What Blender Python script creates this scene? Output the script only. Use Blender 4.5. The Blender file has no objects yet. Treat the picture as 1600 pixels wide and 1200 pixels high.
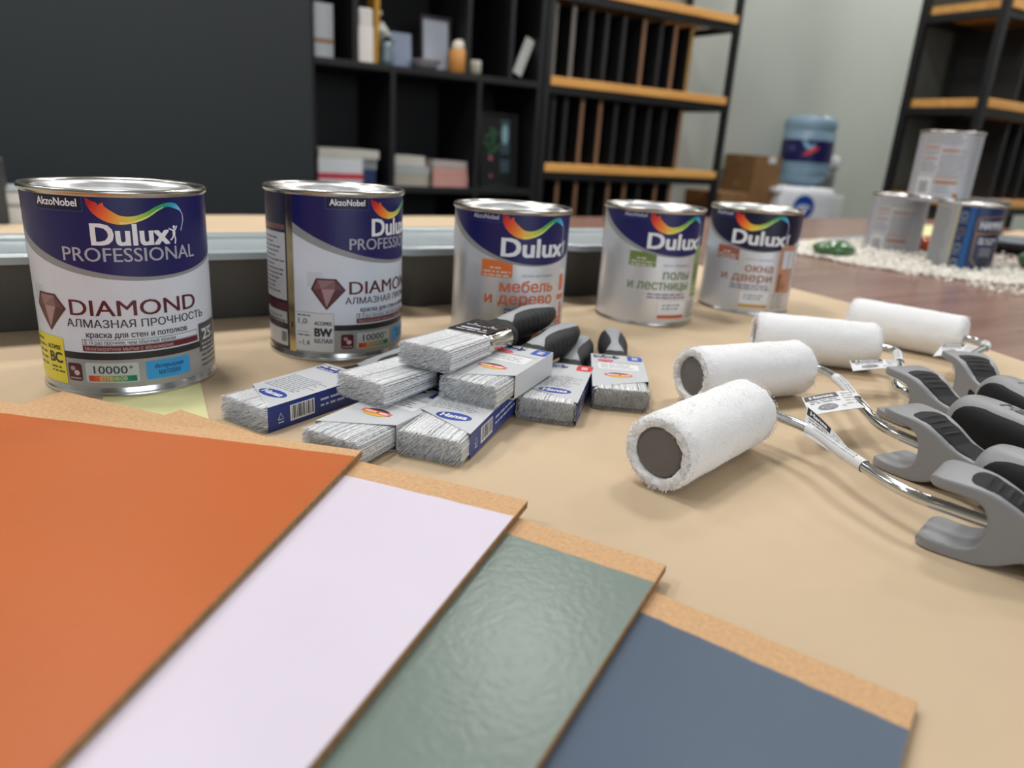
import bpy, bmesh, math, random
from mathutils import Vector, Matrix, noise, geometry

# ---------------------------------------------------------------- scene, camera, world, lights
# world axes: x runs along the far table edge, y away from the camera side, z up; z = 0 is the paper on the table
S = bpy.context.scene
COL = S.collection
cam_data = bpy.data.cameras.new('camera')
cam = bpy.data.objects.new('camera', cam_data)
COL.objects.link(cam)
cr, cu, cd = (0.857152, -0.511317, 0.062014), (0.111282, 0.301402, 0.946981), (0.502898, 0.804806, -0.315247)
cam.matrix_world = Matrix(((cr[0], cu[0], -cd[0], 0), (cr[1], cu[1], -cd[1], 0), (cr[2], cu[2], -cd[2], 0.16983), (0, 0, 0, 1)))
cam_data.sensor_width = 36.0
cam_data.lens = 25.495
cam_data.clip_start = 0.01
cam_data.dof.use_dof = True
cam_data.dof.focus_distance = 0.42
cam_data.dof.aperture_fstop = 6.4
S.camera = cam
S.view_settings.view_transform = 'Standard'
S.view_settings.look = 'None'
S.view_settings.exposure = 0.07
S.view_settings.gamma = 1.0
S.view_settings.use_curve_mapping = False
W = bpy.data.worlds.new('world'); S.world = W
W.use_nodes = True
W.node_tree.nodes['Background'].inputs[0].default_value = (0.75, 0.85, 1.0, 1)
W.node_tree.nodes['Background'].inputs[1].default_value = 0.3

def lamp(x, y, w=0.6, e=16, z=2.0, col=(1.0, 0.99, 0.98)):
    l = bpy.data.lights.new('ceiling_lamp', 'AREA'); l.shape = 'SQUARE'; l.size = w; l.energy = e; l.color = col
    o = bpy.data.objects.new('ceiling_lamp', l); COL.objects.link(o); o.location = (x, y, z)
for lx in (-1.7, -0.1, 1.5, 3.1, 4.4):
    for ly, le in ((-1.3, 1.5), (1.0, 18), (2.2, 12)):
        lamp(lx, ly, 0.35, le)
wl = bpy.data.lights.new('unseen_fill_light', 'AREA'); wl.shape = 'RECTANGLE'; wl.size = 2.4; wl.size_y = 1.2; wl.energy = 38; wl.color = (0.86, 0.93, 1.0)  # cool fill light added behind the camera to brighten the can fronts
wo = bpy.data.objects.new('unseen_fill_light', wl); COL.objects.link(wo)
wo.location = (0.2, -3.04, 0.85); wo.rotation_euler = (math.radians(90), 0, 0)

# ---------------------------------------------------------------- materials
def lin(c):
    if isinstance(c, str):
        c = [int(c[i:i + 2], 16) / 255 for i in (0, 2, 4)]
    return tuple(x / 12.92 if x <= 0.04045 else ((x + 0.055) / 1.055) ** 2.4 for x in c)
MATS = {}
def mat(name, col, rough=0.5, metal=0.0, var=None, bump=None, spec=0.5, coat=0.0, trans=0.0, col2=None, stretch=None, ior=1.45, sheen=0.0):
    """principled material; var=(scale, amount) mottles the colour, bump=(scale, height) roughens the surface"""
    if name in MATS: return MATS[name]
    m = bpy.data.materials.new(name); m.use_nodes = True
    nt = m.node_tree; b = nt.nodes['Principled BSDF']
    c = lin(col)
    b.inputs['Base Color'].default_value = (*c, 1)
    b.inputs['Roughness'].default_value = rough
    b.inputs['Metallic'].default_value = metal
    b.inputs['Specular IOR Level'].default_value = spec
    b.inputs['Coat Weight'].default_value = coat
    b.inputs['Transmission Weight'].default_value = trans
    b.inputs['IOR'].default_value = ior
    b.inputs['Sheen Weight'].default_value = sheen
    tc = nt.nodes.new('ShaderNodeTexCoord')
    src = tc.outputs['Object']
    if stretch:
        mp = nt.nodes.new('ShaderNodeMapping'); mp.inputs['Scale'].default_value = stretch
        nt.links.new(src, mp.inputs['Vector']); src = mp.outputs['Vector']
    if var is None and bump is None: var = (60, 0.04)
    if var:
        n = nt.nodes.new('ShaderNodeTexNoise'); n.inputs['Scale'].default_value = var[0]; n.inputs['Detail'].default_value = 5
        nt.links.new(src, n.inputs['Vector'])
        r = nt.nodes.new('ShaderNodeValToRGB'); nt.links.new(n.outputs['Fac'], r.inputs['Fac'])
        a = var[1]
        d = lin(col2) if col2 else tuple(x * (1 - a) for x in c)
        u = c if col2 else tuple(min(1, x * (1 + a)) for x in c)
        r.color_ramp.elements[0].color = (*d, 1); r.color_ramp.elements[1].color = (*u, 1)
        r.color_ramp.elements[0].position = 0.3; r.color_ramp.elements[1].position = 0.7
        nt.links.new(r.outputs['Color'], b.inputs['Base Color'])
    if bump:
        n2 = nt.nodes.new('ShaderNodeTexNoise'); n2.inputs['Scale'].default_value = bump[0]; n2.inputs['Detail'].default_value = 3
        nt.links.new(src, n2.inputs['Vector'])
        bp = nt.nodes.new('ShaderNodeBump'); bp.inputs['Strength'].default_value = 1.0; bp.inputs['Distance'].default_value = bump[1]
        nt.links.new(n2.outputs['Fac'], bp.inputs['Height']); nt.links.new(bp.outputs['Normal'], b.inputs['Normal'])
    MATS[name] = m
    return m

M_kraft = mat('kraft_paper', 'C8B294', 0.75, var=(7, 0.04), bump=(9, 0.006), spec=0.3)
M_mdf = mat('raw_fibreboard', 'CAA37A', 0.8, var=(520, 0.12), bump=(500, 0.0002), spec=0.2)
M_mdf_edge = mat('fibreboard_edge', '8F6E4C', 0.9, var=(300, 0.25), spec=0.1)
M_tin = mat('tin_metal', 'C9CACB', 0.22, 1.0, var=(30, 0.03))
M_tin_rim = mat('tin_rim', 'B9B6AF', 0.25, 1.0, var=(60, 0.12))
M_lid = mat('tin_lid', 'ECEEF0', 0.36, 1.0, var=(25, 0.04))
M_chrome = mat('chrome_rod', 'D0D2D2', 0.12, 1.0, var=(200, 0.05))
M_wood_table = mat('table_veneer', '96766A', 0.24, var=(5, 0.2), col2='7E5F55', stretch=(0.5, 6, 6))
M_shelf_wood = mat('pine_shelf', 'E0AA62', 0.45, var=(4, 0.2), col2='CC934D', stretch=(0.8, 8, 8))
M_black_steel = mat('black_steel', '15171A', 0.5, var=(20, 0.1))
M_black_board = mat('black_board', '101114', 0.55, var=(15, 0.1))
M_white_plastic = mat('white_plastic', 'EDEFF4', 0.35)
M_cardboard = mat('cardboard', '8A6640', 0.8, var=(30, 0.08))
M_paper_white = mat('white_paper', 'DCDDDC', 0.7, var=(40, 0.03))

# ---------------------------------------------------------------- mesh helpers
def link(name, me, parent=None, mats=(), smooth=False, loc=None):
    o = bpy.data.objects.new(name, me); COL.objects.link(o)
    for m in mats:
        me.materials.append(m)
    if smooth:
        me.polygons.foreach_set('use_smooth', [True] * len(me.polygons))
    if parent: o.parent = parent
    if loc: o.location = loc
    return o
def obj(name, bm, m, parent=None, smooth=False, loc=None, auto=None):
    me = bpy.data.meshes.new(name)
    bmesh.ops.recalc_face_normals(bm, faces=bm.faces)
    bm.to_mesh(me); bm.free()
    o = link(name, me, parent, m if isinstance(m, (list, tuple)) else [m], smooth, loc)
    if auto is not None:
        sharp_by_angle(me, auto)
    return o
def sharp_by_angle(me, ang):
    me.polygons.foreach_set('use_smooth', [True] * len(me.polygons))
    b = bmesh.new(); b.from_mesh(me)
    for e in b.edges:
        if len(e.link_faces) == 2 and e.calc_face_angle(0) > ang: e.smooth = False
    b.to_mesh(me); b.free()
def thing(name, label, cat, loc=(0, 0, 0), rz=0.0, group=None):
    o = bpy.data.objects.new(name, None); COL.objects.link(o)
    o.empty_display_size = 0.02
    o.location = loc; o.rotation_euler = (0, 0, rz)
    return tag(o, label, cat, group)
def tag(o, label, cat, group=None):
    o['label'] = label; o['category'] = cat
    if group: o['group'] = group
    return o
def struct(o):
    o['kind'] = 'structure'; return o
def quadloop(bm, loops, closed=True, mi=None, cap0=False, cap1=False):
    """skin a list of equally long vertex rings"""
    rows = [[bm.verts.new(p) for p in l] for l in loops]
    n = len(rows[0])
    for i, (a, b) in enumerate(zip(rows, rows[1:])):
        for k in range(n if closed else n - 1):
            f = bm.faces.new((a[k], a[(k + 1) % n], b[(k + 1) % n], b[k]))
            if mi: f.material_index = mi[i]
    if cap0: bm.faces.new(rows[0][::-1]).material_index = mi[0] if mi else 0
    if cap1: bm.faces.new(rows[-1]).material_index = mi[-1] if mi else 0
    return rows
def box(bm, x0, x1, y0, y1, z0, z1, bev=0.0, mi=0, M=None):
    if x0 > x1: x0, x1 = x1, x0
    if y0 > y1: y0, y1 = y1, y0
    v = [bm.verts.new((x, y, z)) for z in (z0, z1) for x, y in ((x0, y0), (x1, y0), (x1, y1), (x0, y1))]
    fs = [bm.faces.new([v[i] for i in q]) for q in ((3, 2, 1, 0), (4, 5, 6, 7), (0, 1, 5, 4), (1, 2, 6, 5), (2, 3, 7, 6), (3, 0, 4, 7))]
    for f in fs: f.material_index = mi
    if bev:
        r = bmesh.ops.bevel(bm, geom=list({e for f in fs for e in f.edges}), offset=bev, segments=2, affect='EDGES', profile=0.5)
        for f in r['faces']: f.material_index = mi
        v = list({q for f in list(r['faces']) + [f for f in fs if f.is_valid] for q in f.verts})
    if M is not None:
        for q in v: q.co = M @ q.co
def lathe(bm, prof, seg=64, mi=None, cx=0, cy=0, axis='z'):
    """revolve (r, h) points; r = 0 closes to a point"""
    rows = []
    for r, h in prof:
        if r < 1e-7: rows.append([bm.verts.new(_ax(0, 0, h, axis, cx, cy))])
        else: rows.append([bm.verts.new(_ax(r * math.cos(2 * math.pi * k / seg), r * math.sin(2 * math.pi * k / seg), h, axis, cx, cy)) for k in range(seg)])
    for i, (a, b) in enumerate(zip(rows, rows[1:])):
        for k in range(seg):
            k2 = (k + 1) % seg
            if len(a) == 1 and len(b) == 1: continue
            if len(a) == 1: f = bm.faces.new((a[0], b[k2], b[k]))
            elif len(b) == 1: f = bm.faces.new((a[k], a[k2], b[0]))
            else: f = bm.faces.new((a[k], a[k2], b[k2], b[k]))
            if mi: f.material_index = mi[i]
def _ax(x, y, h, axis, cx, cy):
    return (h, x + cx, y + cy) if axis == 'x' else (x + cx, y + cy, h)
def tube(bm, pts, r, seg=12, mi=0, caps=True):
    pts = [Vector(p) for p in pts]
    rings = []; up = None
    for i, p in enumerate(pts):
        t = (pts[min(i + 1, len(pts) - 1)] - pts[max(i - 1, 0)]).normalized()
        if up is None: up = t.orthogonal().normalized()
        up = (up - t * up.dot(t)).normalized(); s = t.cross(up)
        rings.append([p + (up * math.cos(a) + s * math.sin(a)) * r for a in [2 * math.pi * k / seg for k in range(seg)]])
    quadloop(bm, rings, mi=[mi] * len(rings), cap0=caps, cap1=caps)
def smooth_path(pts, n=10):
    """catmull-rom through pts"""
    P = [Vector(p) for p in pts]; P = [P[0] * 2 - P[1]] + P + [P[-1] * 2 - P[-2]]
    out = []
    for i in range(1, len(P) - 2):
        a, b, c, d = P[i - 1:i + 3]
        for k in range(n):
            t = k / n
            out.append(0.5 * ((2 * b) + (c - a) * t + (2 * a - 5 * b + 4 * c - d) * t * t + (3 * b - a - 3 * c + d) * t ** 3))
    out.append(P[-2]); return out
def rrect(x0, x1, y0, y1, r, n=6):
    out = []
    for cx, cy, a0 in ((x1 - r, y1 - r, 0), (x0 + r, y1 - r, 90), (x0 + r, y0 + r, 180), (x1 - r, y0 + r, 270)):
        for k in range(n + 1):
            a = math.radians(a0 + 90 * k / n); out.append((cx + r * math.cos(a), cy + r * math.sin(a)))
    return out

# ---------------------------------------------------------------- flat printed artwork, mapped onto a surface
_GL = {}
def fill_outlines(v, ed):
    """fill letter outlines by the non-zero winding rule (letters may be built of overlapping strokes)"""
    nb = {}
    for a, b in ed: nb.setdefault(a, []).append(b); nb.setdefault(b, []).append(a)
    done, loops = set(), []
    for a in sorted(nb):
        if a in done: continue
        loop, prev, cur = [a], None, a; done.add(a)
        while True:
            n = [q for q in nb[cur] if q != prev and q not in done]
            if not n: break
            n.sort(key=lambda q: (q != cur + 1, q)); prev, cur = cur, n[0]; loop.append(cur); done.add(cur)
        loops.append(loop)
    out = geometry.delaunay_2d_cdt([Vector(p) for p in v], ed, [], 0, 1e-6)
    V, F = out[0], out[2]; keep = []
    boxes = [(min(v[i][0] for i in l), max(v[i][0] for i in l), l) for l in loops]
    for t in F:
        c = sum((V[i] for i in t), Vector((0, 0))) / len(t); wn = 0
        for x0, x1, l in boxes:
            if not x0 <= c.x <= x1: continue
            for k in range(len(l)):
                p, q = v[l[k]], v[l[(k + 1) % len(l)]]
                if (p[1] <= c.y) != (q[1] <= c.y):
                    x = p[0] + (c.y - p[1]) / (q[1] - p[1]) * (q[0] - p[0])
                    if x > c.x: wn += 1 if q[1] > p[1] else -1
        if wn: keep.append(tuple(t))
    return [(p.x, p.y) for p in V], keep
def glyphs(s, bold):
    key = (s, bold)
    if key not in _GL:
        c = bpy.data.curves.new('lettering', 'FONT'); c.body = s; c.size = 1; c.resolution_u = 3; c.fill_mode = 'NONE'
        o = bpy.data.objects.new('lettering', c); COL.objects.link(o)
        me = bpy.data.meshes.new_from_object(o)
        v = [(q.co.x, q.co.y) for q in me.vertices]; ed = [tuple(e.vertices) for e in me.edges]
        v, f = fill_outlines(v, ed)
        bpy.data.objects.remove(o); bpy.data.curves.remove(c); bpy.data.meshes.remove(me)
        x0 = min(q[0] for q in v); x1 = max(q[0] for q in v)
        _GL[key] = ([((x - x0) / (x1 - x0), y) for x, y in v], f, x1 - x0)
    return _GL[key]
class Art:
    """polygons in millimetres with a material and a layer each"""
    def __init__(s): s.items = []; s.mats = []
    def mi(s, m):
        if m not in s.mats: s.mats.append(m)
        return s.mats.index(m)
    def poly(s, pts, m, layer=1): s.items.append(([tuple(p) for p in pts], [tuple(range(len(pts)))], s.mi(m), layer))
    def rect(s, x0, x1, y0, y1, m, layer=1, r=0):
        s.poly(rrect(x0, x1, y0, y1, r, 3) if r else [(x0, y0), (x1, y0), (x1, y1), (x0, y1)], m, layer)
    def ell(s, cx, cy, rx, ry, m, layer=1, n=28):
        s.poly([(cx + rx * math.cos(2 * math.pi * k / n), cy + ry * math.sin(2 * math.pi * k / n)) for k in range(n)], m, layer)
    def strip(s, a, b, m, layer=1):
        pts = list(a) + list(b); n = len(a)
        s.items.append(([tuple(p) for p in pts], [(i, i + 1, n + i + 1, n + i) for i in range(n - 1)], s.mi(m), layer))
    def line(s, pts, w, m, layer=1):
        a, b = [], []
        for i, p in enumerate(pts):
            q0, q1 = pts[max(i - 1, 0)], pts[min(i + 1, len(pts) - 1)]
            dx, dy = q1[0] - q0[0], q1[1] - q0[1]; l = math.hypot(dx, dy) or 1
            a.append((p[0] - dy / l * w / 2, p[1] + dx / l * w / 2)); b.append((p[0] + dy / l * w / 2, p[1] - dx / l * w / 2))
        s.strip(a, b, m, layer)
    def text(s, t, x0, x1, y, cap, m, layer=2, bold=0.0, shear=0.0):
        """fit the words between x0 and x1 on baseline y with capital height cap"""
        v, f, wd = glyphs(t, 0.0)
        k = cap / 0.72; d = bold * k
        offs = [(0, 0)] if bold < 0.008 else [(-d, 0), (d, 0)] if bold < 0.016 else [(-d, -d * 0.6), (d, -d * 0.6), (-d, d * 0.6), (d, d * 0.6), (0, 0)]
        for n, (ox, oy) in enumerate(offs):
            s.items.append(([(x0 + d + (x1 - x0 - 2 * d) * a + shear * b * k + ox, y + b * k + oy) for a, b in v], f, s.mi(m), layer + 0.15 * n))
    def smallprint(s, x0, x1, ys, h, m, layer=2, seed=1, fill=0.85):
        """rows of unreadable small print as short dashes"""
        R = random.Random(seed)
        for y in ys:
            x = x0; end = x0 + (x1 - x0) * R.uniform(fill - 0.15, min(1, fill + 0.15))
            while x < end:
                w = R.uniform(1.2, 4.2) * h
                s.rect(x, min(x + w, x1), y, y + h * 0.75, m, layer); x += w + 0.7 * h
    def build(s, name, fn, parent=None, step=None, dl=0.00006):
        bm = bmesh.new()
        for pts, faces, mi, layer in s.items:
            b = bmesh.new()
            v = [b.verts.new((p[0], p[1], 0)) for p in pts]
            for f in faces:
                try: b.faces.new([v[i] for i in f])
                except ValueError: pass
            b.normal_update(); bmesh.ops.triangulate(b, faces=b.faces[:]); b.normal_update()
            if step:
                xs = [p[0] for p in pts]; k = math.floor(min(xs) / step) + 1
                while k * step < max(xs):
                    bmesh.ops.bisect_plane(b, geom=b.verts[:] + b.edges[:] + b.faces[:], dist=1e-5, plane_co=(k * step, 0, 0), plane_no=(1, 0, 0)); k += 1
            bmesh.ops.triangulate(b, faces=b.faces[:])
            idx = {}
            for q in b.verts: idx[q] = bm.verts.new(fn(q.co.x * 0.001, q.co.y * 0.001, layer * dl))
            for f in b.faces:
                try: g = bm.faces.new([idx[q] for q in f.verts]); g.material_index = mi
                except ValueError: pass
            b.free()
        me = bpy.data.meshes.new(name); bm.to_mesh(me); bm.free()
        return link(name, me, parent, s.mats)
INK = {}
def ink(hexcol, rough=0.35):
    return mat('print_' + hexcol.lower() + ('' if rough == 0.35 else '_matt'), hexcol, rough, var=(50, 0.02))

# ---------------------------------------------------------------- the room
def plain(name, m, *b):
    bm = bmesh.new(); box(bm, *b); return struct(obj(name, bm, m))
M_wall = mat('wall_paint', 'B6BAB2', 0.75, var=(3, 0.03), bump=(160, 0.0006))
M_dark_wall = mat('charcoal_panel', '1E2427', 0.55, var=(2, 0.04))
plain('floor', mat('grey_floor', '6B6660', 0.4, var=(2, 0.08)), -3.0, 5.4, -3.2, 3.0, -0.85, -0.75)
plain('ceiling', mat('white_ceiling', 'C8C8C4', 0.9), -3.0, 5.4, -3.2, 3.0, 2.03, 2.1)
plain('wall_back', M_wall, -3.0, 5.4, 2.92, 3.02, -0.75, 2.03)
plain('wall_right', M_wall, 4.95, 5.05, -3.2, 2.92, -0.75, 2.03)
plain('wall_left', M_wall, -3.0, -2.9, -3.2, 2.92, -0.75, 2.03)
bm = bmesh.new()
for q in ((-2.9, -1.0, -0.75, 2.03), (1.4, 4.95, -0.75, 2.03), (-1.0, 1.4, -0.75, 0.25), (-1.0, 1.4, 1.45, 2.03)): box(bm, q[0], q[1], -3.2, -3.1, q[2], q[3])
struct(obj('wall_front', bm, M_wall))
bm = bmesh.new()
for q in ((-1.0, -0.95, 0.25, 1.45), (1.35, 1.4, 0.25, 1.45), (-0.95, 1.35, 0.25, 0.30), (-0.95, 1.35, 1.40, 1.45), (0.175, 0.225, 0.30, 1.40)): box(bm, q[0], q[1], -3.18, -3.12, q[2], q[3], 0.003)
struct(obj('added_window_frame', bm, M_white_plastic))  # unseen window, made up to go with the added fill light
plain('wall_panel', M_dark_wall, -2.6, 0.728, 2.50, 2.92, -0.75, 2.03)

# ---------------------------------------------------------------- table and paper
tb = thing('table', 'long table with a reddish brown wood top, covered with brown paper', 'table', (0.7, 0.5, -0.75))
bm = bmesh.new(); box(bm, -2.0, 2.0, -1.0, 1.05, 0.712, 0.7492, 0.002); obj('tabletop', bm, M_wood_table, tb)
for sx in (-1.9, 1.84):
    for sy in (-0.9, 0.9):
        bm = bmesh.new(); box(bm, sx, sx + 0.06, sy, sy + 0.06, 0, 0.712, 0.002); obj('leg', bm, M_black_steel, tb)
bm = bmesh.new()
edge_pts = [(0.62, -0.48), (0.70, -0.2), (0.745, 0.1), (0.775, 0.3), (0.80, 0.38), (0.845, 0.445), (0.862, 0.55), (0.868, 0.68), (0.872, 0.8), (0.88, 0.92), (0.88, 1.1), (0.878, 1.3), (0.875, 1.53)]
rows = []
for yi in range(121):
    y = -0.45 + 1.98 * yi / 120
    for (xa, ya), (xb, yb) in zip(edge_pts, edge_pts[1:]):
        if ya <= y <= yb: xr = xa + (xb - xa) * (y - ya) / (yb - ya)
    rows.append([])
    for xi in range(111):
        x = -1.28 + (xr + 1.28) * xi / 110
        near = min(1.0, max(0.0, (y - 1.0) / 0.3))
        z = -0.0002 + (0.002 * max(0, noise.noise((x * 5, y * 9, 0))) * near)
        rows[-1].append((x, y, z))
quadloop(bm, rows, closed=False)
tag(obj('kraft_paper_sheet', bm, M_kraft, smooth=True), 'brown kraft paper spread over the table under the tools', 'paper')

# ---------------------------------------------------------------- painted sample boards, A4 fibreboard
def board(label, corner, deg, z0, th, paint, m, skew=0.0, nick=False):
    t = thing('sample_board', label, 'board', (corner[0], corner[1], z0), math.radians(deg), 'fanned paint sample boards')
    bm = bmesh.new(); box(bm, 0, 0.215, -0.297, 0, 0, th - 0.0003, 0.0006)
    for f in bm.faces:
        f.material_index = 1 if abs(f.normal.z) < 0.5 else 0
    obj('fibreboard', bm, [M_mdf, M_mdf_edge], t)
    bm = bmesh.new(); R = random.Random(int(deg))
    n = 60; front = [(paint + skew * k / n + (0.03 * (k / n) ** 4 if skew == 0 else 0) + R.uniform(-1, 1) * 0.0003, -0.0004 - 0.2962 * k / n) for k in range(n + 1)]
    top = [bm.verts.new((x, y, th)) for x, y in front]; bot = [bm.verts.new((x, y, th - 0.0004)) for x, y in front]
    ftop = [bm.verts.new((0.2146, y, th)) for x, y in front]
    for k in range(n):
        bm.faces.new((top[k], ftop[k], ftop[k + 1], top[k + 1])); bm.faces.new((top[k], top[k + 1], bot[k + 1], bot[k]))
    a = bm.verts.new((0.2146, -0.0004, th - 0.0004)); bm.faces.new((top[0], bot[0], a, ftop[0]))
    obj('paint_coat', bm, m, t)
    return t
board('slate blue painted board, lowest of the fanned stack', (0.2233, 0.0924), -156.3, 0.0, 0.0041, 0.0165, mat('slate_blue_paint', '46566A', 0.42, spec=0.3, var=(20, 0.03), bump=(260, 0.00012)))
board('sage green glossy board between the lilac and blue boards', (0.1981, 0.1868), -149.2, 0.0042, 0.0041, 0.0162, mat('sage_green_paint', '76847C', 0.28, spec=0.4, var=(20, 0.03), bump=(330, 0.0002)))
board('pale lilac painted board lying under the orange board', (0.1704, 0.2518), -142.0, 0.0084, 0.0043, 0.0178, mat('lilac_paint', 'D6CEDC', 0.45, spec=0.3, var=(15, 0.02), bump=(260, 0.0001)))
board('orange painted board on top of the fanned stack', (0.1168, 0.3265), -131.4, 0.0128, 0.0041, 0.0088, mat('orange_paint', 'BC6330', 0.42, spec=0.3, var=(10, 0.04), bump=(260, 0.00012)), skew=0.0105)

bm = bmesh.new()
quad = [(0.012, 0.560, 0.0002), (0.068, 0.520, 0.0002), (0.0609, 0.4382, 0.0006), (0.006, 0.470, 0.0006)]
n = 8; L = []
for i in range(n + 1):
    u = i / n; L.append([Vector(quad[0]).lerp(Vector(quad[3]), u).lerp(Vector(quad[1]).lerp(Vector(quad[2]), u), k / n) for k in range(n + 1)])
quadloop(bm, L, closed=False)
tag(obj('sticky_note', bm, mat('yellow_note', 'DEDBA2', 0.7)), 'pale yellow paper note under the front left paint can', 'note')
# ---------------------------------------------------------------- paint cans
NAVY, NAVY2 = '161658', '101034'
RAINBOW = ['B5201F', 'D8402A', 'E8642C', 'EE8E2E', 'EDB93C', 'D9CF4A', 'A6C648', '6DB24C', '3E9E58', '2B9A86', '2F9FC4', '5CB6E4', '9AD3F2']
def swoosh(A, ox, oy, sx, sy):
    """ribbon of colour rising from a torn red tip through yellow and green into a blue curl"""
    ctr = [(0, 0), (8, -6), (18, -13), (30, -17.5), (44, -17), (58, -12.5), (70, -6), (82, -2), (93, -3.5), (101, -9)]
    wid = [5.5, 13, 13, 9.5, 7, 6, 5, 4.2, 5.5, 1.0]
    pc = smooth_path([(x, y, 0) for x, y in ctr], 5); pw = smooth_path([(w, 0, 0) for w in wid], 5)
    n = len(pc); up, dn = [], []
    for i, p in enumerate(pc):
        q0, q1 = pc[max(i - 1, 0)], pc[min(i + 1, n - 1)]
        t = (q1 - q0).normalized(); w = pw[i].x * 0.5
        up.append((ox + (p.x - t.y * w) * sx, oy + (p.y + t.x * w) * sy)); dn.append((ox + (p.x + t.y * w) * sx, oy + (p.y - t.x * w) * sy))
    up[0] = (up[0][0] - 4 * sx, up[0][1] + 3 * sy)
    up[4] = (up[4][0] + 1 * sx, up[4][1] - 2.5 * sy); up[6] = (up[6][0] + 1.0 * sx, up[6][1] + 2.5 * sy)
    for i in range(n - 1):
        f = i / (n - 1) * (len(RAINBOW) - 1.001); j = int(f); f -= j
        ci = ''.join('%02X' % round(int(RAINBOW[j][q:q + 2], 16) * (1 - f) + int(RAINBOW[j + 1][q:q + 2], 16) * f) for q in (0, 2, 4))
        A.strip(up[i:i + 2], dn[i:i + 2], ink(ci), 3)
    mid = [((a[0] * 0.3 + b[0] * 0.7), (a[1] * 0.3 + b[1] * 0.7)) for a, b in zip(up, dn)]
    for i in range(15, 33):
        ci = ['F3D76A', 'E9E88A', 'C8E27E', '9ED67A'][min(3, (i - 15) // 5)]
        A.strip([mid[i], mid[i + 1]], [dn[i], dn[i + 1]], ink(ci), 4)
    A.line([(ox + x * sx, oy + y * sy) for x, y in ((100, -8), (103, -13), (103.5, -19), (101, -26), (99, -31))], 1.0 * sx, ink('C9D2EA'), 3)
def leaper(A, x, y, k, m):
    """the small leaping figure after the wordmark"""
    A.ell(x + 2.2 * k, y + 10.4 * k, 0.9 * k, 1.0 * k, m, 3, 10)
    A.line([(x + 2 * k, y + 9 * k), (x + 1.9 * k, y + 5.5 * k)], 1.9 * k, m, 3)
    A.line([(x - 1.4 * k, y + 9.8 * k), (x + 0.2 * k, y + 8.9 * k), (x + 2 * k, y + 8.3 * k)], 0.8 * k, m, 3)
    A.line([(x + 2 * k, y + 8.3 * k), (x + 3.4 * k, y + 9.2 * k), (x + 4.2 * k, y + 11 * k)], 0.8 * k, m, 3)
    A.line([(x + 1.8 * k, y + 5.8 * k), (x + 0.5 * k, y + 3.6 * k), (x - 0.8 * k, y + 2.6 * k)], 0.9 * k, m, 3)
    A.line([(x + 2 * k, y + 5.8 * k), (x + 2.8 * k, y + 3 * k), (x + 2.2 * k, y + 0.2 * k)], 0.9 * k, m, 3)
def arc_band(u0, u1, f, n=80):
    return [(u0 + (u1 - u0) * k / n, f(u0 + (u1 - u0) * k / n)) for k in range(n + 1)]
def cap(x, lo): return max(-x, lo)

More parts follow.
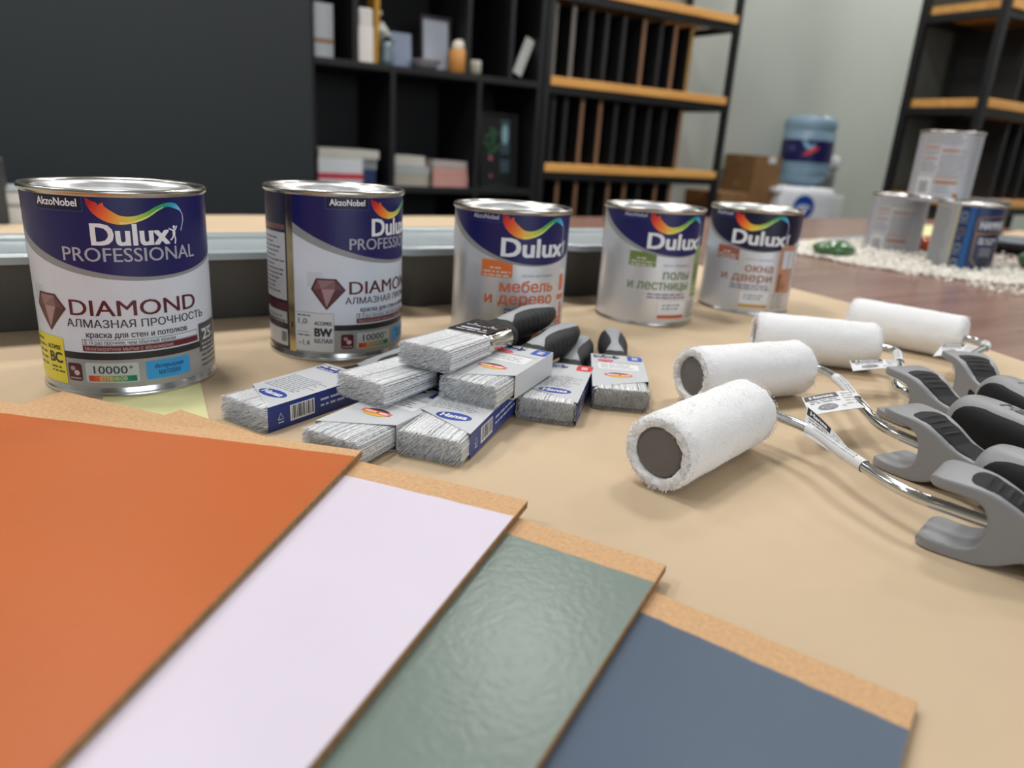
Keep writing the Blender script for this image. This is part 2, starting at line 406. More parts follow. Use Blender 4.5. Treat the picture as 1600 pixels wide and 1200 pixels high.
def art_pro(variant):
    """1 litre professional label; u = 0 faces front, y is millimetres below the rim (negative)"""
    A = Art(); C = 339.0; s0, s1 = -83, C - 83
    A.rect(s0, s1, -122.5, -4.2, ink('D0D6E2'), 0)
    A.rect(s0, s1, -122.5, -103.5, mat('print_silver', 'A0A3A6', 0.32, 0.35, var=(50, 0.03)), 1)
    fb = lambda u: -52 + 0.00315 * min(abs(u - 11), 105) ** 2
    fg = lambda u: -54.3 + 0.0027 * min(abs(u - 8), 115) ** 2
    a = arc_band(s0, 110, lambda u: min(-4.2, fg(u)))
    A.strip([(u, -4.2) for u, _ in a], a, mat('print_grey_band', '8E9094', 0.4), 1)
    a = arc_band(s0, 110, lambda u: min(-4.2, fb(u)))
    A.strip([(u, -4.2) for u, _ in a], a, ink(NAVY), 2)
    w = ink('E4E6EC'); lg = ink('A9ABB8')
    A.rect(-57, -25, -13.2, -3.9, ink('33407E'), 3, 1); A.rect(-56.5, -25.5, -12.7, -4.2, ink(NAVY2), 4, 1)
    A.text('AkzoNobel', -54, -28, -10.2, 4.6, w, 5, 0.02)
    swoosh(A, -22, -7.6, 0.53, 0.56)
    A.text('Dulux', -22.5, 22, -32.2, 13.0, w, 5, 0.03); leaper(A, 23.2, -33, 1.02, w)
    A.text('PROFESSIONAL', -40, 40.5, -42.2, 8.6, lg, 5, 0.01)
    # faceted gem
    red = ink('4A2228'); gx, gy = -56, -64
    gem = {'a': (-9, 0), 'b': (6, 0), 'c': (13, -8.5), 'd': (-1.5, -24), 'e': (-13, -8.5)}
    G = {k: (gx + v[0], gy + v[1]) for k, v in gem.items()}
    A.poly([G['a'], G['b'], G['c'], G['d'], G['e']], red, 3)
    i = {k: (gx - 0.5 + (v[0] + 0.5) * 0.86, gy - 8.5 + (v[1] + 8.5) * 0.86) for k, v in gem.items()}
    m1, m2 = (gx - 5, gy - 8), (gx + 5, gy - 8)
    for tri, c in (((i['a'], m1, i['e']), '765056'), ((i['a'], i['b'], m1), '8F7074'), ((i['b'], m2, m1), '7F5B60'), ((i['b'], i['c'], m2), '664046'), ((i['e'], m1, i['d']), '653C43'), ((m1, m2, i['d']), 'A38487'), ((m2, i['c'], i['d']), '522B31')):
        A.poly(tri, ink(c), 4)
    A.text('DIAMOND', -40.5, 38, -75.8, 10.2, ink('571C26'), 4, 0.014)
    dk = ink('3B3C42')
    A.text('АЛМАЗНАЯ ПРОЧНОСТЬ', -43.5, 45, -83.2, 5.0, dk, 4, 0.015)
    A.text('краска для стен и потолков', -32, 29, -89.6, 3.7, dk, 4, 0.018)
    A.rect(-35, 38, -94.6, -90.9, ink('55565C'), 3); A.rect(-34.6, 37.6, -94.3, -91.2, ink('D0D6E2'), 4)
    A.text('В 10 раз прочнее, чем обычные краски', -33.6, 20, -93.9, 2.5, dk, 5, 0.012)
    A.rect(-35, 38, -98.6, -94.9, ink('5E1F2A'), 4)
    A.text('Многократное мытье с абразивами', -33.6, 18, -97.9, 2.5, ink('B9989A'), 5, 0.012)
    A.rect(s0, s1, -104, -99.6, ink('26282B'), 3)
    A.rect(39.5, 64, -107.5, -88, ink('4C4F53'), 5); A.text('25', 43, 55, -99.5, 7.4, ink('D7D8DA'), 6, 0.03); A.text('лет', 56, 62, -99.5, 2.6, ink('D7D8DA'), 6, 0.02)
    A.smallprint(42, 62, (-93, -103, -106), 1.6, ink('B9BABD'), 6, 3); A.smallprint(41, 64, (-111, -114.5, -118), 1.7, ink('4C4F53'), 4, 5)
    A.rect(-47, -37.5, -118.5, -107, ink('4E2129'), 4, 1.5); A.ell(-43.5, -110.5, 1.7, 1.5, ink('A98A8C'), 5); A.ell(-41, -113.2, 1.9, 1.7, ink('C9B4B4'), 5); A.rect(-46, -38.5, -117.3, -116.3, ink('A98A8C'), 5)
    A.rect(-35, -4, -119, -106, ink('B9C1BF'), 4, 1.5)
    A.text('10000', -30, -10.4, -112.9, 5.2, dk, 6, 0.012); A.line([(-9.6, -108.9), (-7.2, -108.9)], 0.5, dk, 6); A.line([(-8.4, -107.7), (-8.4, -110.1)], 0.5, dk, 6)
    gr = ['C9402F', 'CF5A33', 'C97F3C', 'A98F43', '6F9150', '3A8A58', '1F7F5E', '17705F']
    for k, c in enumerate(gr): A.rect(-33.5 + 28 * k / 8, -33.5 + 28 * (k + 1) / 8, -118.2, -114.4, ink(c), 5)
    A.text('ОТТЕНКОВ', -27, -11, -117.4, 2.5, ink('C9C6A8'), 6, 0.02)
    A.rect(0, 29, -118.3, -106.2, ink('2F97D8'), 4, 1.2)
    A.text('Интерьерная', 5.5, 24, -111.4, 2.8, ink('1F4C7A'), 5, 0.02); A.text('МАТОВАЯ', 7.5, 21.5, -115.8, 3.0, ink('1F4C7A'), 5, 0.02)
    for k in range(10):
        A.rect(-72, -60 + k * 0.4, -60 - k * 1.15, -60.25 - k * 1.15, ink('A6A8B0'), 2)
    if variant == 'BC':
        A.rect(-80, -48.5, -121.5, -91.5, ink('E0CF36'), 5, 1)
        A.text('ACOMIX', -63.5, -51, -99.8, 3.0, ink('2B2A22'), 6, 0.03); A.text('BC', -62.5, -50.5, -108.2, 6.8, ink('2B2A22'), 6, 0.045)
        A.smallprint(-62, -50, (-112, -114.6), 1.5, ink('4A4630'), 6, 8); A.smallprint(-78, -66, (-96, -100, -104, -108, -112), 2.0, ink('4A4630'), 6, 9)
    else:
        A.rect(-82.8, -52, -121, -90.5, ink('CDD0D6'), 5, 0.6); A.line([(-52.3, -121), (-52.3, -90.5)], 0.3, ink('8E9094'), 6); A.line([(-82, -90.7), (-52.3, -90.7)], 0.3, ink('8E9094'), 6)
        dn = ink('24242E')
        A.text('ACOMIX', -67, -53.5, -100, 2.9, dn, 6, 0.03); A.text('BW', -67, -53.5, -108.8, 6.6, dn, 6, 0.045); A.text('БЕЛАЯ', -67, -53.5, -114, 3.2, dn, 6, 0.03)
        A.text('1,0', -80, -72.5, -99.6, 4.3, dn, 6, 0.01); A.text('~1,4', -80.5, -71, -116.5, 4.3, dn, 6, 0.01)
        A.line([(-81, -106), (-71, -106)], 0.25, dn, 6); A.smallprint(-80.5, -70, (-93.5, -109), 1.2, dn, 6, 10)
    # seam and the panel on the back of the can
    A.rect(-89, -83, -123, -4, mat('tin_seam', 'C7B68A', 0.2, 1.0, var=(60, 0.15)), 3)
    A.rect(-152, -89, -122.5, -4.2, ink(NAVY2), 2); A.rect(-150, -90.5, -84, -33, ink('B7B8BE'), 3); A.rect(-150, -90.5, -31, -27, ink('6B4A44'), 3)
    A.smallprint(-148, -92, [-38 - 3.4 * k for k in range(13)], 1.5, ink('55565E'), 4, 11)
    A.rect(-152, -89, -92, -86, ink('4A1F28'), 3); A.rect(-150, -91, -102, -93, ink('A9ABB0'), 3); A.rect(-150, -91, -120, -107, ink('BFC0C4'), 3)
    A.smallprint(-148, -92, (-98, -101), 1.4, ink('55565E'), 4, 12)
    for k in range(11): A.rect(-98 + k * 0.55, -97.7 + k * 0.55, -117, -109, ink('55565E'), 4)
    return A

def art_house(word1, word2, tone, tone_box, strip, navy, picture):
    """0.75 litre household enamel label, u = 0 in the middle of the wordmark"""
    A = Art(); C = 333.0; s0, s1 = -98, C - 98
    A.rect(s0, s1, -114, -4, mat('print_pearl', 'D3D6DD', 0.3, 0.55, var=(9, 0.04)), 0)
    fb = lambda u: -45.5 + 0.0046 * min(abs(u - 3), 95) ** 2
    fg = lambda u: -46.8 + 0.0041 * min(abs(u + 1), 104) ** 2
    a = arc_band(s0, 95, lambda u: min(-4, fg(u))); A.strip([(u, -4) for u, _ in a], a, mat('print_grey_band', '8E9094', 0.4), 1)
    a = arc_band(s0, 95, lambda u: min(-4, fb(u))); A.strip([(u, -4) for u, _ in a], a, ink(navy), 2)
    w = ink('E4E6EC')
    A.rect(-62, -31, -11.5, -3.8, ink('33407E'), 3, 1); A.rect(-61.5, -31.5, -11, -4, ink(navy), 4, 1)
    A.text('AkzoNobel', -58.5, -34.5, -8.9, 3.8, ink('B9BCCF'), 5, 0.02)
    swoosh(A, -31, -6.5, 0.60, 0.78)
    A.text('Dulux', -31.5, 29.5, -38.6, 15.6, w, 5, 0.035); leaper(A, 30.5, -39, 1.15, w)
    A.rect(-48, -20.5, -57, -42.5, ink(tone_box), 1); A.smallprint(-46, -22, (-53, -56), 1.7, ink('CFCBC4'), 4, 2); A.smallprint(-40, -28, (-49.8,), 2.0, ink('CFCBC4'), 4, 4)
    A.text('легко обновить', -13, 19, -56, 2.6, ink('8A8DA8'), 3, 0.005)
    A.text(word1[0], word1[1], 20, -68.9, 9.8, ink(tone), 3, 0.02); A.text(word2[0], word2[1], 20, -79.6, 9.8, ink(tone), 3, 0.02)
    A.smallprint(-26, 20, (-85, -88.2), 1.8, ink('4E5488'), 3, 5, 0.95)
    A.rect(-13, 19, -105.5, -91, ink('E2E5EC'), 3); A.rect(-13, 19, -109, -105.5, ink(strip), 3); A.smallprint(-9, 14, (-96, -99.5), 1.9, ink('7A7F96'), 4, 7, 0.9)
    A.smallprint(24, 42, (-95, -98.5, -102, -105.5, -109), 1.6, ink('7C7F88'), 3, 6)
    picture(A)
    A.rect(-104, -98, -114, -4, mat('tin_seam', 'C7B68A', 0.2, 1.0, var=(60, 0.15)), 3)
    A.rect(-150, -104, -114, -4, ink(navy), 2); A.rect(-146, -106, -80, -30, ink('B7B8BE'), 3); A.smallprint(-144, -108, [-36 - 3.6 * k for k in range(11)], 1.5, ink('55565E'), 4, 12)
    return A
def pic_chair(A):
    c = ink('D3683A'); A.rect(27, 41, -111, -50, ink('CFD2DA'), 2)
    A.rect(30, 38, -70, -55, c, 3, 2); A.rect(28, 41, -78, -73, c, 3, 1); A.rect(33, 38, -90, -80, c, 3, 1); A.rect(28, 32, -108, -92, c, 3); A.rect(34, 40, -108, -84, c, 3, 1)
def pic_floor(A):
    A.rect(28, 48, -88, -36, ink('7F9A58'), 3)
    for k in range(6): A.rect(28 + (k % 3) * 6, 32 + (k % 3) * 6, -56 - 9 * (k // 3) - 6, -54 - 9 * (k // 3), ink('5F7A40'), 4)
    A.smallprint(27, 46, (-79, -84), 2.2, ink('B9C69A'), 4, 4)
def pic_window(A):
    A.rect(26, 52, -92, -38, ink('B98A72'), 3); A.rect(31, 50, -64, -44, ink('C9D3DD'), 4); A.rect(40, 41.5, -64, -44, ink('B98A72'), 5); A.rect(28, 33, -90, -70, ink('8A5F48'), 4); A.ell(37, -84, 3, 4.5, ink('9A7058'), 4)

def tin_parts(t, R, h, sticker=False):
    r = R - 0.0012
    bm = bmesh.new()
    lathe(bm, [(0, 0.0012), (r - 0.004, 0.0012), (r - 0.003, 0), (r + 0.0008, 0), (r + 0.0011, 0.0012), (r + 0.0006, 0.0026), (r, 0.0034), (r, h - 0.0046), (r + 0.0012, h - 0.0036), (R + 0.0006, h - 0.0024), (R + 0.0006, h - 0.001), (R - 0.0002, h), (R - 0.0016, h), (R - 0.0026, h - 0.001), (R - 0.003, h - 0.0045)], 96, [0] * 7 + [1] * 7)
    obj('body', bm, [M_tin, M_tin_rim], t, auto=0.9)
    bm = bmesh.new()
    lathe(bm, [(R - 0.003, h - 0.0044), (R - 0.005, h - 0.0028), (R - 0.0085, h - 0.0012), (R - 0.0105, h - 0.0016), (R - 0.0115, h - 0.004), (R - 0.0125, h - 0.0062), (R - 0.016, h - 0.0066), (R - 0.018, h - 0.0056), (R - 0.021, h - 0.0056), (0, h - 0.0056)], 96)
    obj('lid', bm, M_lid, t, auto=1.0)
    if sticker:
        A = Art(); A.rect(-21, 17, -14, 12, ink('D8DADC', 0.5), 0, 1); A.smallprint(-2, 15, (-9,), 4.5, ink('8A8F9A'), 1, 37, 1.0); A.smallprint(-18, 14, (6, 2), 2.4, ink('6A6F7A'), 1, 3)
        A.build('lid_sticker', lambda u, v, w: (-v + 0.02, u, h - 0.0055 + w), t)
def can(label, x, y, face, R, h, art, group=None, sticker=False, z=0.0):
    t = thing('paint_can', label, 'paint can', (x, y, z), face, group)
    tin_parts(t, R, h, sticker)
    Ra = R - 0.00105
    art.build('printed_label', lambda u, v, w: ((Ra + w) * math.cos(u / Ra), (Ra + w) * math.sin(u / Ra), h + v), t, step=3.0)
    return t
def facing(x, y, off):   # angle from the can towards the visitor's side of the table
    return math.atan2(-y, -x) + math.radians(off)
def ccan(label, x, y, off, R, h, art, **k): return can(label, x, y, facing(x, y, off), R, h, art, **k)
G1 = 'row of paint cans along the table'
ccan('large white paint can with a yellow BC sticker, leftmost in the row', 0.0303, 0.5501, 7, 0.054, 0.1289, art_pro('BC'), group=G1, sticker=True)
ccan('large white paint can with a BW panel, turned so its seam shows', 0.1852, 0.5783, 54, 0.054, 0.1289, art_pro('BW'), group=G1)
ccan('small paint can with orange lettering for furniture and wood', 0.3446, 0.569, 26, 0.0525, 0.1175, art_house(('мебель', -31), ('и дерево', -44), 'D5683F', 'DB7236', 'C9602F', NAVY, pic_chair), group=G1)
ccan('small paint can with green lettering for floors and stairs', 0.5298, 0.5885, 31, 0.0525, 0.1175, art_house(('полы', -12), ('и лестницы', -47), '6E8560', '6B8048', 'BE5A36', NAVY, pic_floor), group=G1)
ccan('small paint can with brown lettering for windows and doors', 0.691, 0.5936, 10, 0.0525, 0.1175, art_house(('окна', -12), ('и двери', -38), '9C6F63', '96584A', 'CB9A3A', NAVY2, pic_window), group=G1)
# ---------------------------------------------------------------- flat brushes in card sleeves
# brush frame: x from the bristle tip towards the handle, y across, z through the thickness, origin in the middle of the tip
HW, HT, RB = 0.0192, 0.0072, 0.0035
M_br = [mat('bristle_white', 'FBFCFD', 0.55), mat('bristle_grey', 'DFE2E6', 0.55), mat('bristle_dark', '6C7077', 0.55)]
M_br_core = mat('bristle_core', 'D6D9DC', 0.9, var=(900, 0.3))
def perim(s, hw, ht):
    """point and outward normal on a rounded rectangle, s in 0..1"""
    P = rrect(-hw, hw, -ht, ht, RB, 5); n = len(P); k = s * n; i = int(k) % n; f = k - int(k)
    a, b = P[i], P[(i + 1) % n]
    x, y = a[0] + (b[0] - a[0]) * f, a[1] + (b[1] - a[1]) * f
    dx, dy = b[0] - a[0], b[1] - a[1]; l = math.hypot(dx, dy) or 1
    return x, y, dy / l, -dx / l
def perim_table(hw, ht):
    P = rrect(-hw, hw, -ht, ht, RB, 5); L = [0]
    for a, b in zip(P, P[1:] + P[:1]): L.append(L[-1] + math.hypot(b[0] - a[0], b[1] - a[1]))
    return P, L
def bristles_mesh():
    R = random.Random(5); bm = bmesh.new()
    rings = []
    for x, k in ((0.0045, 0.93), (0.010, 0.97), (0.03, 0.95), (0.053, 0.93)):
        rings.append([(x, p[0], p[1]) for p in rrect(-HW * k, HW * k, -HT * k, HT * k, RB * k, 4)])
    quadloop(bm, rings, mi=[3] * 4, cap0=True, cap1=True)
    P, L = perim_table(HW, HT); T = L[-1]
    def at(d):
        d %= T
        for i in range(len(P)):
            if L[i + 1] >= d: break
        a, b = P[i], P[(i + 1) % len(P)]; f = (d - L[i]) / max(1e-9, L[i + 1] - L[i])
        dx, dy = b[0] - a[0], b[1] - a[1]; l = math.hypot(dx, dy) or 1
        return a[0] + dx * f, a[1] + dy * f, dx / l, dy / l
    N = 620
    for k in range(N):
        d = T * k / N + R.uniform(-1, 1) * 0.0001; y, z, ty, tz = at(d); ny, nz = -tz, ty
        if y * ny + z * nz < 0: ny, nz = -ny, -nz
        tip = R.uniform(-0.0012, 0.0012) + 0.0004; ph = d * 700 + R.uniform(-0.5, 0.5); drift = R.uniform(-1, 1) * 0.0006; lift = R.uniform(-0.0003, 0.0001); w = R.uniform(0.00008, 0.00013)
        mi = R.choices((0, 1, 2), (0.64, 0.21, 0.15))[0]
        prev = None; M = 44
        for j in range(M + 1):
            x = 0.053 + (tip - 0.053) * j / M; u = 1 - j / M
            off = 0.00017 * math.sin(x * 4300 + ph) * min(1, x / 0.012) + drift * (1 - u)
            fl = lift + 0.0010 * (1 - u) ** 2 - 0.0008 * max(0, (0.006 - x) / 0.006) - 0.0004 * u
            c = Vector((x, y + ty * off + ny * fl, z + tz * off + nz * fl)); s = Vector((0, ty, tz)) * (w * (0.35 if j == M else 1))
            cur = (bm.verts.new(c - s), bm.verts.new(c + s))
            if prev: bm.faces.new((prev[0], prev[1], cur[1], cur[0])).material_index = mi
            prev = cur
    for k in range(2100):
        y = R.uniform(-HW, HW) * 0.985; z = R.uniform(-HT, HT) * 0.96
        c0 = Vector((0.008, y, z)); c1 = Vector((R.uniform(-0.0016, 0.0022), y * 1.01 + R.uniform(-1, 1) * 0.0009, z * 1.03 + R.uniform(-1, 1) * 0.0009))
        a = R.uniform(0, math.pi); s = Vector((0, math.cos(a), math.sin(a))) * 0.00013
        up = max(0.0, z / HT)
        mi = R.choices((0, 1, 2), (0.70 + 0.2 * up, 0.20, 0.10 - 0.08 * up))[0]
        v = [bm.verts.new(q) for q in (c0 - s, c0 + s, c1 + s * 0.4, c1 - s * 0.4)]
        bm.faces.new(v).material_index = mi
    me = bpy.data.meshes.new('bristles'); bm.to_mesh(me); bm.free()
    for m in M_br + [M_br_core]: me.materials.append(m)
    return me
ME_BRISTLES = bristles_mesh()
SL0, SL1, SW, ST = 0.0, 0.083, HW + 0.0009, HT + 0.0007
def sleeve_mesh():
    bm = bmesh.new(); n = 24
    cut = lambda y: 0.0105 + 0.0105 * (y / SW)          # nearer the tip on the -y side
    ring = [(-SW, -ST), (-SW, ST), (SW, ST), (SW, -ST)]
    k = 0.0004
    out0 = [(cut(y), y, z) for y, z in ring]; out1 = [(SL1, y, z) for y, z in ring]
    inn0 = [(cut(y), y - math.copysign(k, y), z - math.copysign(k, z)) for y, z in ring]; inn1 = [(SL1, y - math.copysign(k, y), z - math.copysign(k, z)) for y, z in ring]
    vo0, vo1, vi0, vi1 = [[bm.verts.new(p) for p in L] for L in (out0, out1, inn0, inn1)]
    mi = [1, 0, 0, 0]
    for i in range(4):
        j = (i + 1) % 4
        bm.faces.new((vo0[i], vo0[j], vo1[j], vo1[i])).material_index = mi[i]
        bm.faces.new((vi0[i], vi1[i], vi1[j], vi0[j])).material_index = 2
        bm.faces.new((vo0[i], vi0[i], vi0[j], vo0[j])).material_index = mi[i]
        bm.faces.new((vo1[i], vo1[j], vi1[j], vi1[i])).material_index = mi[i]
    bmesh.ops.recalc_face_normals(bm, faces=bm.faces)
    me = bpy.data.meshes.new('card_sleeve'); bm.to_mesh(me); bm.free()
    for m in (mat('sleeve_card', 'C4C6C9', 0.38, var=(40, 0.02)), ink('25397C'), mat('sleeve_inside', 'A79A8A', 0.8)): me.materials.append(m)
    return me
ME_SLEEVE = sleeve_mesh()
def sleeve_print():
    """front: maker's oval; back: flag emblem; side: barcode"""
    blue, red, wh, gy, bk = ink('2B469C'), ink('D4333A'), ink('E3E4E6'), ink('8D9096'), ink('23252B')
    out = []
    A = Art()   # front, read from the tip: u to the right (-y), v away from the tip
    A.ell(2.0, 18.5, 11.2, 5.4, blue, 1); A.text('Hansa', -6.4, 10.4, 16.4, 5.0, wh, 2, 0.035, 0.1)
    A.smallprint(-17, 16, [27.5 + 2.6 * k for k in range(10)], 1.25, gy, 1, 21, 0.85)
    A.rect(-18, 2, 72.5, 79.5, ink('2E3A74'), 1); A.smallprint(-17, 2, (76,), 3.0, wh, 2, 31, 1.0); A.rect(-18, 0, 71, 74, blue, 2); A.smallprint(-16, -2, (71.7,), 1.4, wh, 3, 8)
    A.rect(8.5, 19.7, 69, 82.5, red, 1, 2); A.smallprint(12, 16.5, (73, 76.5), 2.6, wh, 2, 33, 1.0)
    out.append(('print_front', A, lambda u, v, w: (v, -u, ST + 0.00002 + w)))
    A = Art()   # back, turned over about the length: u runs to +y
    A.rect(-18, 2, 74.5, 81.5, bk, 1); A.smallprint(-17, 2, (77.6,), 3.0, wh, 2, 32, 1.0); A.rect(-18, 0, 72, 75, ink('2E4A9A'), 2); A.smallprint(-16, -2, (72.7,), 1.4, wh, 3, 9)
    A.ell(-9, 66, 6.2, 3.4, red, 1); A.smallprint(-13, -5, (65.2,), 1.7, ink('E8A09A'), 2, 4)
    A.rect(8.0, 19.5, 69, 82.5, ink('3A57A8'), 1, 2); A.smallprint(11.5, 16, (73, 76.5), 2.6, wh, 2, 34, 1.0)
    A.rect(-15, 15, 44, 59, wh, 1, 1.5); A.smallprint(-13, 13, (55, 51.5, 48), 1.5, gy, 2, 14, 0.85); A.smallprint(-17, 17, (61.5,), 1.1, gy, 1, 15)
    A.ell(-1, 30, 9.0, 5.6, bk, 1); A.poly([(-1 + 9 * math.cos(a), 30 + 5.6 * math.sin(a)) for a in [math.pi + math.pi * k / 14 for k in range(15)]], ink('E3B23A'), 2)
    A.rect(-11, 9, 28, 32.4, ink('E2685E'), 3); A.smallprint(-9, 7, (28.8,), 2.4, ink('F0D8D0'), 4, 35, 1.0)
    A.ell(-1, 30, 5.5, 0.4, ink('F0D8D0'), 3)
    out.append(('print_back', A, lambda u, v, w: (v, u, -ST - 0.00002 - w)))
    A = Art()   # blue edge: u along the length, v up
    A.rect(16, 35, -5, 5.2, wh, 1)
    R = random.Random(3); x = 17.2
    while x < 34: 
        ww = R.choice((0.35, 0.5, 0.9)); A.rect(x, x + ww, -3.8, 4.6, bk, 2); x += ww + R.choice((0.4, 0.6, 0.8))
    A.line([(7, -1.8), (11, -1.8), (9, 2.2), (7, -1.8)], 0.55, ink('C9D0E6'), 1); A.smallprint(7, 11, (-4,), 1.0, ink('C9D0E6'), 1, 2)
    A.smallprint(40, 76, (1.6, -2.2), 1.9, ink('B9C2E0'), 1, 17, 0.95)
    out.append(('print_edge', A, lambda u, v, w: (u, -SW - 0.00002 - w, v)))
    return out
SLEEVE_ART = [(n, A.build(n, f)) for n, A, f in sleeve_print()]
for _, o in SLEEVE_ART: COL.objects.unlink(o)

def se(hw, ht, p, n=28):
    """superellipse ring"""
    out = []
    for k in range(n):
        a = 2 * math.pi * k / n; c, s = math.cos(a), math.sin(a)
        out.append((math.copysign(abs(c) ** (2 / p), c) * hw, math.copysign(abs(s) ** (2 / p), s) * ht))
    return out
HANDLE = [(0.086, 0.0150, 0.0072, 3), (0.090, 0.0148, 0.0078, 2.6), (0.096, 0.0118, 0.0080, 2.4), (0.103, 0.0096, 0.0088, 2.2), (0.110, 0.0100, 0.0100, 2.2), (0.122, 0.0116, 0.0106, 2.3), (0.138, 0.0128, 0.0112, 2.3), (0.152, 0.0124, 0.0106, 2.3), (0.166, 0.0108, 0.0098, 2.2), (0.178, 0.0080, 0.0076, 2.1), (0.186, 0.0048, 0.0050, 2), (0.190, 0.0012, 0.0012, 2)]
def hsec(x):
    for a, b in zip(HANDLE, HANDLE[1:]):
        if a[0] <= x <= b[0]:
            t = (x - a[0]) / (b[0] - a[0]); t = t * t * (3 - 2 * t) if False else t
            return [a[i] + (b[i] - a[i]) * t for i in range(4)]
    return HANDLE[-1]
def handle_mesh():
    bm = bmesh.new(); rings = []; N = 96
    for i in range(N + 1):
        x = 0.086 + 0.104 * i / N; _, w, h, p = hsec(x)
        rib = 1 - 0.035 * max(0, math.sin((x - 0.112) * 2 * math.pi / 0.0072)) ** 2 if 0.112 < x < 0.172 else 1
        rings.append([(x, y * rib, z) for y, z in se(w, h, p)])
    quadloop(bm, rings, cap0=True, cap1=True)
    bmesh.ops.recalc_face_normals(bm, faces=bm.faces)
    me = bpy.data.meshes.new('handle'); bm.to_mesh(me); bm.free(); me.materials.append(mat('black_rubber', '1B1C1E', 0.6, spec=0.35, var=(60, 0.08), bump=(1500, 0.00005)))
    me.polygons.foreach_set('use_smooth', [True] * len(me.polygons)); return me
def inlay_mesh():
    """grey hourglass panel on both broad faces of the handle"""
    bm = bmesh.new()
    prof = [(0.097, 0.0005), (0.101, 0.0068), (0.106, 0.0062), (0.113, 0.0036), (0.122, 0.0030), (0.134, 0.0040), (0.148, 0.0056), (0.162, 0.0064), (0.174, 0.0056), (0.183, 0.0036), (0.187, 0.0006)]
    P = smooth_path([(x, w, 0) for x, w in prof], 5)
    for sg in (1, -1):
        rows = []
        for p in P:
            x = min(p.x, 0.1895); _, w, h, e = hsec(x); row = []
            for k in range(13):
                y = max(-0.93 * w, min(0.93 * w, p.y * (k / 6 - 1)))
                z = h * max(0.0, 1 - abs(y / w) ** e) ** (1 / e) + 0.00022
                row.append((x, y, z * sg))
            rows.append(row)
        quadloop(bm, rows, closed=False)
    me = bpy.data.meshes.new('handle_inlay'); bm.to_mesh(me); bm.free(); me.materials.append(mat('grey_rubber', '9A9DA1', 0.5))
    me.polygons.foreach_set('use_smooth', [True] * len(me.polygons)); return me
def ferrule_mesh():
    bm = bmesh.new(); rings = []
    for x, k in ((0.049, 1.0), (0.0495, 1.025), (0.056, 1.025), (0.057, 1.012), (0.080, 1.012), (0.081, 1.03), (0.0855, 1.03), (0.086, 1.0)):
        rings.append([(x, a * k, b * k) for a, b in rrect(-HW * 0.99, HW * 0.99, -HT, HT, 0.0062, 8)])
    quadloop(bm, rings, cap0=True, cap1=True)
    bmesh.ops.recalc_face_normals(bm, faces=bm.faces)
    me = bpy.data.meshes.new('ferrule'); bm.to_mesh(me); bm.free(); me.materials.append(mat('nickel_ferrule', 'C4C1BA', 0.15, 1.0, var=(40, 0.04)))
    sharp_by_angle(me, 0.8); return me
ME_HANDLE, ME_INLAY, ME_FERRULE = handle_mesh(), inlay_mesh(), ferrule_mesh()
def brush(label, tip, deg, z, slide, flip=False, tilt=0.0, sleeve=True, roll=0.0):
    """tip = middle of the tip on the table plan, z = height of its underside"""
    t = thing('paint_brush', label, 'paint brush', (tip[0], tip[1], z + (ST if sleeve else HT)), 0, 'heap of flat paint brushes')
    t.rotation_euler = (math.pi * flip + math.radians(roll), -math.radians(tilt), math.radians(deg))
    link('bristles', ME_BRISTLES, t); fe = link('ferrule', ME_FERRULE, t); link('handle', ME_HANDLE, t); hi = link('handle_inlay', ME_INLAY, t)
    for ch in t.children:
        if ch.name.startswith('handle_inlay'): ch.name = 'grey_inlay'
    if sleeve:
        s = link('card_sleeve', ME_SLEEVE, t, loc=(slide, 0, 0))
        for n, o in SLEEVE_ART:
            c = o.copy(); COL.objects.link(c); c.parent = s; c.name = n
    else:
        A = Art(); A.rect(-15.5, 15.5, 51, 80, mat('ferrule_print', '1C1D20', 0.3), 0)
        w = ink('DADBDD'); A.smallprint(-11, 9, (60,), 3.6, w, 1, 36, 1.0); A.smallprint(-12, 12, (55.5,), 2.0, w, 1, 5)
        for sx in (-7, 7): A.ell(sx, 74, 1.2, 1.2, w, 1, 12)
        A.smallprint(-12, 12, (70,), 1.6, w, 1, 6)
        A.build('ferrule_lettering', lambda u, v, w: (v, -u, HT * 1.026 + 0.00012 + w), fe)
        bm = bmesh.new(); rings = []
        for x, k in ((0.0815, 1.0), (0.082, 1.07), (0.0885, 1.07), (0.090, 1.0)):
            rings.append([(x, a * k, b * k) for a, b in rrect(-HW * 0.96, HW * 0.96, -HT * 1.02, HT * 1.02, 0.006, 8)])
        quadloop(bm, rings, cap0=True, cap1=True); obj('collar', bm, MATS['black_rubber'], t, auto=0.8)
    return t
brush('brush with blue-edged sleeve at the far left of the heap, nearest the boards', (0.0768, 0.4222), 26, 0.0, 0.003)
brush('brush with a flag emblem on its sleeve lying half under the others', (0.1078, 0.3535), 31, 0.0, 0.012, flip=True)
brush('frontmost brush, maker\'s oval and barcode showing on its sleeve', (0.157, 0.3335), 40, 0.0, 0.0115, tilt=2.2)
brush('brush without a sleeve jutting left from under the topmost brush', (0.1400, 0.3960), 25, 0.0164, 0, sleeve=False, tilt=0.6)
brush('sleeved brush with a flag emblem crossing above the barcode brush', (0.1965, 0.3655), 34, 0.0166, 0.0055, flip=True, tilt=0.5)
brush('topmost brush of the heap, its shiny metal ferrule showing', (0.1805, 0.3940), 31, 0.0335, 0, sleeve=False, tilt=-1.0)
brush('brush with a red corner mark on its sleeve and its handle under another', (0.2500, 0.3580), 46, 0.0, 0.0025)
brush('brush with a flag emblem lying apart at the right of the heap', (0.3112, 0.3568), 54, 0.0, 0.002, flip=True)
